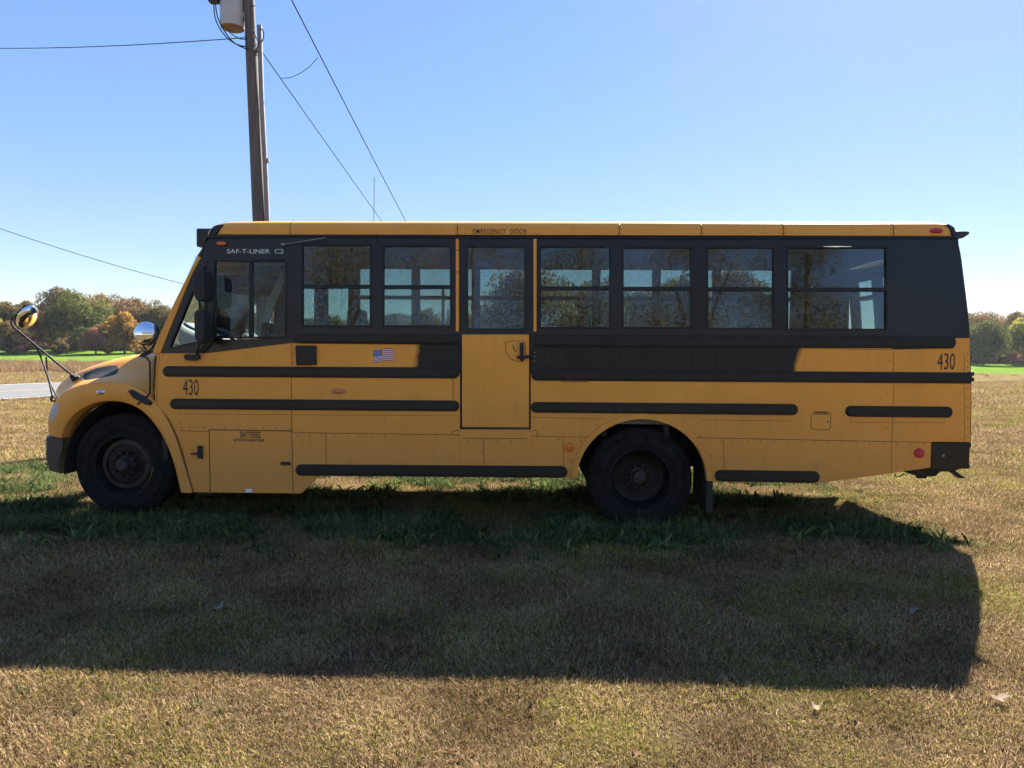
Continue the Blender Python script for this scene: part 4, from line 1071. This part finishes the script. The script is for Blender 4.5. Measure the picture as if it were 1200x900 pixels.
# flag decal: waving, built as stripes and canton
def flagpt(f_, g): # f along, g down
    x = 437.5 + 24 * f_; y = 409.3 + 14.8 * g + 1.1 * math.sin(f_ * 6.2 + .6) - .6 * f_
    return (x, y)
W_, RD_, BL = MB(), MB(), MB()
for s in range(13):
    tgt = RD_ if s % 2 == 0 else W_
    for k in range(12):
        a, b = k / 12, (k + 1) / 12; f0 = 0 if s >= 7 else .42
        if a < f0 - .001: continue
        tgt.side(poly([flagpt(a, s / 13), flagpt(b, s / 13), flagpt(b, (s + 1) / 13), flagpt(a, (s + 1) / 13)]), .0005, .0025)
for k in range(5):
    a, b = k / 12, (k + 1) / 12; BL.side(poly([flagpt(a, 0), flagpt(b, 0), flagpt(b, 7 / 13), flagpt(a, 7 / 13)]), .0005, .0027)
fo = W_.build('flag_decal', M_WHITE, bus); RD_.build('flag_stripes', M_FLAGR, fo); BL.build('flag_canton', M_FLAGB, fo)
mb = MB()
for r_ in range(5):
    for c_ in range(6 if r_ % 2 == 0 else 5):
        q = P(*flagpt((.035 + c_ * .065 + (.032 if r_ % 2 else 0)), .06 + r_ * .105)); mb.ball((q.x, q.y - .003, q.z), .0035, 1, .2, 1, 6, 4)
mb.build('flag_stars', M_WHITE, fo)

# lettering
text_px('430', M_TXT, bus, 214.5, 444.5, 233, 463, name='bus_number', out=.002, bold=.0)
text_px('430', M_TXT, bus, 1098, 414, 1119.5, 433, name='bus_number', out=.002, bold=.0)
text_px('BATTERIES', M_TXT, bus, 282, 505.8, 305.5, 513, out=.002, bold=.01)
text_px('BATTERY DISCONNECT INSIDE', M_TXT, bus, 274, 514.4, 310, 517.2, out=.002, bold=.01)
text_px('FOR OFFICIAL USE ONLY', M_TXT, bus, 657.5, 444.2, 690, 448, out=.002, bold=.015)
text_px('DIESEL', M_TXT, bus, 954.5, 482, 971.5, 486, out=.002, bold=.01)
text_px('EMERGENCY  DOOR', M_TXT, bus, 554.5, 268.3, 617.5, 274.2, out=.0025, bold=.003, lean=False, y0=-HW + .055, spacing=1.15)
M_SIL = mat('silver_lettering', (.62, .58, .50), .35, metal=.4)
text_px('SAF-T-LINER  C2', M_SIL, bus, 266, 292, 332.5, 297, out=.0025, bold=.006)
text_px('PARK', M_GHOST, bus, 630, 410, 665, 428, out=.0012, bold=.01)
text_px('SCHOOL', M_GHOST, bus, 692, 410, 752, 428.5, out=.0012, bold=.01)
text_px('DISTRICT', M_GHOST, bus, 779, 410.5, 848, 429, out=.0012, bold=.01)

# mirrors
def mirror_disc(c, nrm, rx, ry, depth, back=True, name='crossview_mirror'):
    """convex chrome bowl facing nrm with a black rim"""
    nrm = nrm.normalized(); e2 = Vector((0, 0, 1)); e2 = (e2 - nrm * e2.dot(nrm)).normalized(); e1 = e2.cross(nrm)
    mb = MB(); rings = []; n_ = 28
    for k in range(9):
        f_ = math.sin(math.pi / 2 * k / 8); dep = depth * math.cos(math.pi / 2 * k / 8)
        rings.append([mb.bm.verts.new(c + e1 * (rx * f_ * math.cos(2 * math.pi * i / n_)) + e2 * (ry * f_ * math.sin(2 * math.pi * i / n_)) + nrm * dep) for i in range(n_)] if k else None)
    top = mb.bm.verts.new(c + nrm * depth)
    for i in range(n_): mb.bm.faces.new((top, rings[1][i], rings[1][(i + 1) % n_]))
    for a, b in zip(rings[1:], rings[2:]):
        for i in range(n_): j = (i + 1) % n_; mb.bm.faces.new((a[i], b[i], b[j], a[j]))
    o = mb.build(name, M_CHR, bus, smooth=180)
    mb = MB(); mb.tube([c + e1 * (rx * math.cos(2 * math.pi * i / n_)) + e2 * (ry * math.sin(2 * math.pi * i / n_)) for i in range(n_ + 1)], .008, 6)
    ring = [mb.bm.verts.new(c - nrm * .004 + e1 * (rx * math.cos(2 * math.pi * i / n_)) + e2 * (ry * math.sin(2 * math.pi * i / n_))) for i in range(n_)]
    ap = mb.bm.verts.new(c - nrm * .05)
    for i in range(n_): mb.bm.faces.new((ring[i], ring[(i + 1) % n_], ap))
    mb.build('rim', M_RUB, o, smooth=50)
    return o
c = P(171.5, 390.5, .15); mirror_disc(c, Vector((.05, -1, .12)), .122, .122, .07)
cm2 = P(31, 371, .1); mirror_disc(cm2, Vector((.80, -.20, -.50)), .108, .142, .07)
tb = lambda pts: [P(x, y, v) for x, y, v in pts]
mb = MB()
mb.tube(tb([(22, 368, .14), (15, 372, .12), (13, 379, .12), (18, 385, .12), (30, 395, .14), (50, 411.5, .18), (70, 428, .25), (88, 442, .34)]), .011, 8)
mb.tube(tb([(44, 409, .17), (50, 424, .14), (57, 444, .08), (61, 463, .05), (66, 468, .06)]), .009, 8); mb.tube(tb([(54, 418, .2), (55, 432, .16), (59, 450, .10), (67, 466, .08)]), .008, 8)
mb.tube(tb([(60, 464, .05), (60.5, 470, .05), (65, 470, .06)]), .012, 6)
mb.build('mirror_arm', M_RUB, bus, smooth=60)
mb = MB(); q = on_hood(89.5, 443.5, .0); mb.ball(q + Vector((0, -.01, 0)), 1, .05, .035, .045, 14, 10); q2 = q.lerp(P(83, 439, .33), .5); mb.ball(q2, 1, .04, .03, .03, 12, 8); mb.build('mirror_arm_base', M_RUB, bus, smooth=180)
mb = MB()
mb.tube(tb([(166, 402, .12), (169.5, 407, .12), (173, 411.5, .12), (166, 417, .12)]), .009, 7); mb.tube(tb([(183, 401, .12), (178, 408, .12), (171, 413, .12), (165, 417.5, .12), (172, 419, .08), (175.5, 424, .04), (176, 445, .0), (175.5, 461, -.03), (171, 466, -.04), (161, 474, -.045)]), .0095, 7)
mb.build('mirror_arm', M_RUB, bus, smooth=60)
mb = MB(); mb.side(poly([(162, 418), (170, 412.5), (180, 410.5), (180, 413), (170, 418)], .12), 0, .02, False, -HW + .12); mb.build('mirror_bracket', M_RUB, bus)
# rear-view mirror heads on the near pillar
def mhead(pts, v0, v1, name):
    mb = MB(); mx_ = sum(p[0] for p in pts) / len(pts); A_ = [UZ(mx_ + 1 + (x - mx_) * .84, y, -.15) for x, y in pts]; cx = sum(a[0] for a in A_) / len(A_); cz = sum(a[1] for a in A_) / len(A_)
    ringf = [(x, z) for x, z in A_]
    mb.loop_solid([(x, -HW + v0, z) for x, z in A_], [(cx + (x - cx) * .9, -HW + v1, cz + (z - cz) * .95) for x, z in A_]); mb.build(name, M_RUB, bus, bevel=.02, seg=3)
mhead([(229.5, 321), (233, 317), (242, 316.5), (246, 319), (246.5, 350), (243, 354), (235, 354), (230, 345)], -.26, -.06, 'rear_view_mirror')
mhead([(231, 368), (235, 364), (243, 364), (246, 367), (246, 398), (243, 403), (236, 403), (232, 396)], -.26, -.06, 'rear_view_mirror')
mb = MB(); mb.tube(tb([(239, 316, -.12), (241, 340, -.10), (242, 385, -.08), (240, 405, -.06), (233, 413, -.05), (228, 418, -.03)]), .013, 8); mb.tube(tb([(234, 350, -.14), (234, 402, -.12), (230, 416, -.04)]), .010, 8)
mb.side(poly([(218, 416.5), (221, 415), (235, 415.5), (235.5, 420), (231, 422.5), (220, 422)]), 0, .05); mb.build('mirror_arm', M_RUB, bus, smooth=50)

# wheels
def wheel(c, side, front, name='wheel'):
    """c: centre of the outer face; side -1 near, +1 far"""
    r, wd = .515, .27
    if front: r = .52
    s = -side  # direction inward along y
    prf = [(.30, .02), (.305, .0), (.36, -.012), (.42, -.012), (.455, .0), (.475, .004), (.495, .015), (r, .045)]
    tread = []
    for k in range(5):
        a = .045 + k * .036; tread += [(r, a + .002), (r, a + .026), (r - .012, a + .028), (r - .012, a + .034)]
    prf = prf + tread + [(r, wd - .045), (r - .02, wd - .015), (.42, wd), (.30, wd - .01)]
    mb = MB(); mb.lathe([(a, b * s) for a, b in prf], c, n=64)
    for rr in (.345, .44): mb.lathe([(rr, -.011 * s), (rr + .003, -.016 * s), (rr + .006, -.011 * s)], c, n=64)
    w_ = mb.build(name, M_TYRE, bus, smooth=35)
    mb = MB()
    if front: rp = [(.303, .0), (.293, -.004), (.283, .01), (.275, .05), (.262, .075), (.225, .07), (.16, .055), (.13, .06), (.0001, .06)]
    else: rp = [(.303, .0), (.293, -.004), (.284, .01), (.272, .05), (.262, .10), (.255, .16), (.22, .175), (.16, .178), (.13, .18), (.0001, .18)]
    mb.lathe([(a, b * s) for a, b in rp], c, n=48); 
    # hand holes as dark discs are real recessed cups
    rim = mb.build('rim', M_RIM, w_, smooth=40)
    mb = MB(); d0 = .055 if front else .175
    for k in range(10):
        a = 2 * math.pi * k / 10; mb.lathe([(.0001, (d0 - .045) * s), (.014, (d0 - .045) * s), (.016, (d0 - .01) * s), (.016, d0 * s)], (c[0] + .118 * math.cos(a), c[1], c[2] + .118 * math.sin(a)), n=6)
    hb = [(.0001, d0 - .10), (.045, d0 - .10), (.062, d0 - .085), (.068, d0 - .02), (.085, d0 - .012), (.088, d0 + .01)] if front else [(.0001, d0 - .12), (.05, d0 - .12), (.064, d0 - .11), (.068, d0 - .03), (.088, d0 - .02), (.09, d0 + .01)]
    mb.lathe([(a, b * s) for a, b in hb], c, n=32); mb.build('hub', M_HUB, w_, smooth=40)
    if front:
        mb = MB(); mb.lathe([(.20, .068 * s), (.245, .074 * s), (.25, .06 * s), (.205, .05 * s)], c, n=48); mb.build('rim_band', M_HUB, w_, smooth=40)
    return w_
RWc = P(750.5, 561, .05); RWc.z = .385
FWc = P(145, 552, .07); FWc.z = .455
wheel((RWc.x, -HW + .05, RWc.z), -1, False); wheel((RWc.x, HW - .05, RWc.z), 1, False)
wheel((FWc.x, -HW + .06, FWc.z), -1, True); wheel((FWc.x, HW - .06, FWc.z), 1, True)
r = .515
for y0 in (-HW + .37, HW - .37 - .26):
    mb = MB(); mb.lathe([(.25, 0), (.42, 0), (.495, .015), (r, .045), (r, .21), (.42, .26), (.25, .26)], (RWc.x, y0, RWc.z), n=48); mb.build('inner_dual_tyre', M_TYRE, bus, smooth=35)
# underside
mb = MB(); zb = UZ(600, 556)[1]
for y0 in (-.46, .38): mb.box(FWc.x - .3, ur - .1, y0, y0 + .08, .62, .88)
for k in range(12): mb.box(FWc.x + .5 + k * .62, FWc.x + .56 + k * .62, -1.12, 1.12, .80, .93)
mb.box(FWc.x - .06, FWc.x + .06, -1.0, 1.0, .36, .48); mb.lathe([(.07, -1.0), (.07, -.25), (.19, -.18), (.19, .18), (.07, .25), (.07, 1.0)], (RWc.x, 0, RWc.z), n=16)
mb.box(RWc.x + .95, RWc.x + 2.1, -.36, .36, .52, .92); mb.box(FWc.x + .9, FWc.x + 1.9, -1.0, -.5, .46, .9); mb.box(FWc.x + 1.95, FWc.x + 2.2, -.4, .6, .35, .8)
mb.box(RWc.x + .5, ur - .3, -.25, -.15, .40, .55)
mb.build('chassis', M_CHAS, bus, bevel=.01)
mb = MB(); mb.tube([(FWc.x + 1, .65, .55), (RWc.x - .8, .65, .55), (RWc.x - .2, .7, .8), (RWc.x + 1, .7, .55), (ur, .7, .5)], .05, 10); mb.build('exhaust_pipe', M_HUB, bus, smooth=60)
q = UZ(836, 537)
for y0 in (-HW + .04, HW - .62): mb = MB(); mb.box(q[0] - .05, q[0] + .01, y0, y0 + .58, .07, .70); mb.build('mud_flap', M_RUB, bus)
mb = MB(); q = UZ(825, 520); mb.box(q[0] - .14, q[0] + .06, -HW + .35, -HW + .9, q[1] - .03, q[1] + .0); mb.build('flap_bracket', M_CHAS, bus)
mb = MB(); q = UZ(235, 582); mb.box(q[0] - .1, q[0] + .06, -HW + .15, -HW + .2, .14, .5); mb.build('splash_guard', M_RUB, bus); mb = MB(); q = UZ(292, 588); mb.box(q[0] - .12, q[0] + .45, -HW + .12, -HW + .5, .22, .42); mb.build('battery_tray', M_CHAS, bus, bevel=.01)
# rear bumper and what hangs beneath
mb = MB(); mb.side(poly([(1091.5, 519.5), (1137.5, 518.5), (1138.5, 521.5), (1136, 527), (1135.5, 543), (1137, 546.5), (1135, 549.5), (1091, 548.5)]), -.05, .006)
zz0 = UZ(1137, 549)[1]; zz1 = UZ(1137, 519)[1]; qx = UZ(1136, 535)[0]; mb.box(qx - .03, qx + .005, -HW + .06, HW - .05, zz0 + .01, zz1 - .01)
mb.build('rear_bumper', M_K, bus, bevel=.006)
mb = MB(); q = P(1105, 534); mb.ball((q.x, q.y - .006, q.z), .014, 1, .5, 1); mb.build('bumper_bolt', M_DUSTY, bus, smooth=180)
mb = MB(); V_ = .35
mb.side(poly([(1056, 552), (1090, 544), (1134, 544), (1112, 551.5), (1106, 551.5), (1098, 551.5), (1092, 557), (1082, 557.5), (1082, 559.5), (1073, 559.5), (1073, 557.5)], V_), 0, .06, False, -HW + V_)
mb.side(poly([(1110, 551), (1116, 551), (1128.5, 559.5), (1121, 559.5)], V_), 0, .05, False, -HW + V_); mb.build('tow_bracket', M_CHAS, bus)
mb = MB(); a = P(1049, 554, .4); mb.tube([P(1048, 555, .4), P(1050, 559, .4), P(1055, 558, .4), P(1060, 555, .4)], .006, 6); mb.build('hanging_hose', M_RUB, bus)
# roof end lip
mb = MB(); a = P(1122, 272.5, .5); b = P(1129.5, 281, .5); mb.loop_solid([(a.x - .08, -HW + .4, a.z), (b.x - .01, -HW + .4, a.z - .005), (b.x, -HW + .4, a.z - .03), (a.x, -HW + .4, b.z), (a.x - .08, -HW + .4, b.z + .01)],
   [(a.x - .08, HW - .4, a.z), (b.x - .01, HW - .4, a.z - .005), (b.x, HW - .4, a.z - .03), (a.x, HW - .4, b.z), (a.x - .08, HW - .4, b.z + .01)]); mb.build('rear_camera_hood', M_K, bus, bevel=.01)
mb = MB(); mb.side(poly([(1107, 263), (1112, 262.5), (1118, 266), (1123, 276.5), (1124, 290), (1119, 290), (1117, 277), (1113, 268)]), -.10, .002); mb.build('rear_corner_trim', M_K, bus, bevel=.006)

# ------------------------------------------------------------------ utility poles and wires
def wood():
    mt = bpy.data.materials.new('weathered_pole_wood'); t, o = nodes(mt)
    b = N(t, 'BsdfPrincipled', Roughness=.9); t.links.new(b.outputs[0], o.inputs[0]); tc = N(t, 'TexCoord')
    mp = N(t, 'Mapping'); mp.inputs['Scale'].default_value = (22, 22, .7); t.links.new(tc.outputs['Object'], mp.inputs[0])
    n = noise(t, mp.outputs[0], 1.5, 7, .7); n2 = noise(t, tc.outputs['Object'], 1.1, 4)
    c = ramp(t, n.outputs[0], [(.3, (.05, .045, .042)), (.6, (.14, .125, .115)), (.8, (.23, .21, .195))]).outputs[0]
    c = mixc(t, mathn(t, 'MULTIPLY', n2.outputs[0], .5), c, (.10, .09, .085)); t.links.new(c, b.inputs['Base Color'])
    bp = N(t, 'Bump', Strength=.5, Distance=.01); t.links.new(n.outputs[0], bp.inputs['Height']); t.links.new(bp.outputs[0], b.inputs['Normal']); return mt
M_WOOD = wood(); M_WIRE = mat('dark_cable', (.02, .02, .022), 1.0, spec=0); M_TRF = mat('pale_grey_enamel', (.42, .43, .44), .45, var=.08, vs=5)
M_RUST = mat('rusted_tank_bottom', (.22, .165, .12), .85, var=.4, vs=9); M_GALV = mat('grey_plastic_conduit', (.22, .21, .21), .7, var=.2, vs=7)
DP = 14.5
pt = at(292, 5, DP); pm = at(303.5, 258, DP); dirp = (pt - pm) / (pt.z - pm.z); base = pm + dirp * (0 - pm.z)
pole = empty('utility_pole', (base.x, base.y, 0)); tag(pole, 'weathered wooden utility pole with grey transformer rising behind the bus cab', 'utility pole')
loc = lambda px, py, D=DP: at(px, py, D) - Vector((base.x, base.y, 0))
ptop = dirp * (pt.z + 1.6)
mb = MB(); mb.tube([dirp * -.3] + [dirp * (k * (pt.z + 1.6) / 10) for k in range(0, 11)], .152, 20, r1=.104); mb.build('pole_shaft', M_WOOD, pole, smooth=60)
mb = MB(); mb.tube([loc(313.5, 262, DP - .02), loc(311, 200, DP - .02), loc(306.8, 120, DP - .02), loc(304, 30, DP - .02)], .050, 12)
for y in (60, 188): a = loc(312 if y > 100 else 304, y, DP - .02); mb.tube([a - Vector((.0, 0, .03)), a + Vector((0, 0, .03))], .065, 12)
a = loc(313.5, 262, DP - .02); mb.tube([Vector((a.x, a.y, 0)), a], .05, 12); mb.build('conduit', M_GALV, pole, smooth=60)
mb = MB(); tc_ = loc(272.5, 33, DP); 
mb.lathe([(.0001, -.01), (.20, -.015), (.232, .0)], (tc_.x, tc_.y, tc_.z), 'z', 32); bt = mb
mbb = MB(); mbb.lathe([(.232, .0), (.24, .03), (.24, 1.0), (.225, 1.04), (.12, 1.10), (.0001, 1.12)], (tc_.x, tc_.y, tc_.z), 'z', 32)
mbb.box(tc_.x + .2, tc_.x + .36, tc_.y - .06, tc_.y + .06, tc_.z + .2, tc_.z + .3); mbb.box(tc_.x + .2, tc_.x + .36, tc_.y - .06, tc_.y + .06, tc_.z + .75, tc_.z + .85)
tr = mbb.build('transformer', M_TRF, pole, smooth=40); bt.build('tank_bottom', M_RUST, tr, smooth=40)
mb = MB(); a = loc(251, 1.5, DP - .1); mb.box(a.x - .10, a.x + .10, a.y - .08, a.y + .08, a.z - .03, a.z + .2); mb.build('bushing_box', M_RUB, tr, bevel=.01)
mb = MB()
def cab(pts, r=.012, D=DP - .15): mb.tube([loc(x, y, D) for x, y in catmull(pts, 5)], r, 6)
cab([(250.5, 4), (252, 20), (258, 34), (268, 46), (280, 53), (290, 54.5)]); cab([(252.5, 4), (254.5, 18), (261, 33), (272, 48), (284, 55.5), (292, 58)])
cab([(268, 37), (276, 43), (284, 46), (290, 45)], .01); cab([(304, 33), (308, 36), (309, 43), (306, 50)], .012); cab([(296, 36), (300, 44), (303, 50), (300, 58)], .01); cab([(294, 8), (299, 6.5)], .009)
mb.build('cable_loops', M_WIRE, pole, smooth=60)
mb = MB()
for x, y in ((297, 36), (298, 42), (299, 52), (298.5, 57)): mb.ball(loc(x, y, DP - .12), .03, 1, 1, 1, 10, 6)
mb.build('insulators', M_TRF, pole, smooth=180)
# second pole far behind, seen through the glass
D2 = 46; b2 = at(519, 420, D2); t2 = at(519, 336, D2)
p2 = empty('utility_pole', (b2.x, b2.y, 0)); tag(p2, 'far slim utility pole seen through the second bus window', 'utility pole')
mb = MB(); mb.tube([(0, 0, -.2), (0, 0, t2.z)], .13, 10, r1=.10); mb.build('pole_shaft', M_WOOD, p2, smooth=60)
b3 = at(525, 420, 60); t3 = at(525, 362, 60); p3 = empty('utility_pole', (b3.x, b3.y, 0)); tag(p3, 'thinnest far utility pole just right of the slim one', 'utility pole')
mb = MB(); mb.tube([(0, 0, -.2), (0, 0, t3.z)], .09, 10, r1=.07); mb.tube([(-.5, 0, t3.z - .4), (.5, 0, t3.z - .4)], .05, 6); mb.build('pole_shaft', M_WOOD, p3, smooth=60)
def wire(name, label, a, b, sag, r=.010, n_=14):
    mb = MB(); pts = [a.lerp(b, k / n_) - Vector((0, 0, sag * 4 * (k / n_) * (1 - k / n_))) for k in range(n_ + 1)]
    mid = pts[0].copy(); mb.tube([p - mid for p in pts], r, 5); o = mb.build(name, M_WIRE, None, smooth=60); o.location = mid; tag(o, label, 'power line'); return o
att2 = at(517, 352, D2)
wire('power_line', 'cable running from the pole conduit down right to the far pole', at(305, 58, DP), att2, .12)
wa = at(340, 0, DP - 1.0); dirw = (att2 - wa)
wire('power_line', 'upper cable entering at the top and slanting right behind the roof', wa - dirw * .12, att2 + Vector((.3, 0, .3)), .1, .012)
wire('power_line', 'thin cable leaving the pole towards the left near the top', at(287, 44, DP), at(-60, 55.5, DP + 6), .10, .010)
wire('power_line', 'low cable slanting down from the left edge to behind the windscreen', at(-60, 247, 24), at(300, 352, 34), .25, .012)
a = at(329, 92, 15.9); b = at(372, 68, 15.2)
mb = MB(); mb.tube([at(x, y, D) for x, y, D in ((329, 92, 15.7), (340, 91, 15.6), (352, 86, 15.5), (363, 78, 15.4), (372, 68, 15.3))], .007, 5); o = mb.build('jumper_cable', M_WIRE, None, smooth=60); tag(o, 'short curved jumper between the two slanting cables', 'cable')
mb = MB(); q = at(437, 300, 40); q1 = at(438.5, 208, 40); mb.tube([(0, 0, 0), Vector((q1.x - q.x, 0, q1.z))], .02, 6); o = mb.build('thin_mast', M_GALV, None); o.location = (q.x, 40, 0); tag(o, 'thin pale mast rising behind the bus roof', 'mast')

# ------------------------------------------------------------------ fallen leaves and small litter on the lawn
M_LF = mat('dry_leaf', (.15, .085, .045), .9, spec=.05, var=.3, vs=20); M_LF2 = mat('pale_dry_leaf', (.19, .145, .105), .9, spec=.05, var=.3, vs=20)
def leaf(px, py, size, label, mm, rot, seed):
    g = random.Random(seed); d = ray(px, py); q = CAM + d * (-(HC - GZ - .03) / d.z)
    mb = MB(); out = []
    for k in range(18):
        a = 2 * math.pi * k / 18; r_ = size * (.5 + .22 * abs(math.sin(a * 2.5)) + g.uniform(-.05, .05)) * (1.0 if abs(math.cos(a)) > .5 else .62)
        out.append((r_ * math.cos(a), r_ * math.sin(a), .012 * math.sin(a * 2 + seed) + .35 * abs(r_ * math.sin(a))))
    c_ = mb.bm.verts.new((0, 0, 0)); vs2 = [mb.bm.verts.new(p) for p in out]
    for k in range(18): mb.bm.faces.new((c_, vs2[k], vs2[(k + 1) % 18]))
    mb.tube([(size * .45, 0, .0), (size * .8, .01, .012)], .0018, 4)
    o = mb.build('fallen_leaf', mm, None, smooth=180); o.location = q; o.rotation_euler = (g.uniform(-.3, .3), g.uniform(-.3, .3), rot)
    tag(o, label, 'leaf', 'fallen leaves on the lawn'); return o
leaf(256, 711, .055, 'pale curled dry leaf lying in the bus shadow at the left', M_LF2, .3, 1)
leaf(1172, 818, .060, 'pale dry leaf lying right of the shadow corner', M_LF2, .1, 2)
leaf(957, 828, .045, 'dry leaf on the sunlit strip below the shadow on the right', M_LF2, .5, 3)
leaf(1072, 716, .050, 'dry leaf lying inside the shadow near its right end', M_LF2, 0, 4)
leaf(405, 699, .030, 'tiny dry leaf in the middle of the bus shadow', M_LF, 2, 5)
leaf(1005, 847, .035, 'small brown leaf low on the sunlit strip at the right', M_LF, 1, 6)
leaf(745, 885, .040, 'brown leaf near the bottom edge right of centre', M_LF, 1.3, 7)
leaf(98, 824, .030, 'small brown leaf on the sunlit grass at the left', M_LF, .8, 8)
leaf(1132, 672, .045, 'pale leaf on the sunlit lawn right of the shadow', M_LF2, .2, 9)
leaf(622, 830, .035, 'reddish brown leaf just below the shadow edge at the centre', M_LF, 2.4, 10)

# ------------------------------------------------------------------ haze volume added to imitate lens veiling glare
mb = MB(); mb.box(-330, 330, -60, 330, -1.4, 26); hz = mb.build('haze', None); tag(hz, 'thin haze added over the far field and woods to stand in for lens glare', 'haze', kind='stuff')
mh = bpy.data.materials.new('added_haze'); t, o = nodes(mh); pv = N(t, 'VolumePrincipled'); pv.inputs['Color'].default_value = (.8, .88, 1, 1)
pv.inputs['Density'].default_value = .00013; pv.inputs['Anisotropy'].default_value = .3; t.links.new(pv.outputs[0], o.inputs['Volume']); hz.data.materials.append(mh)
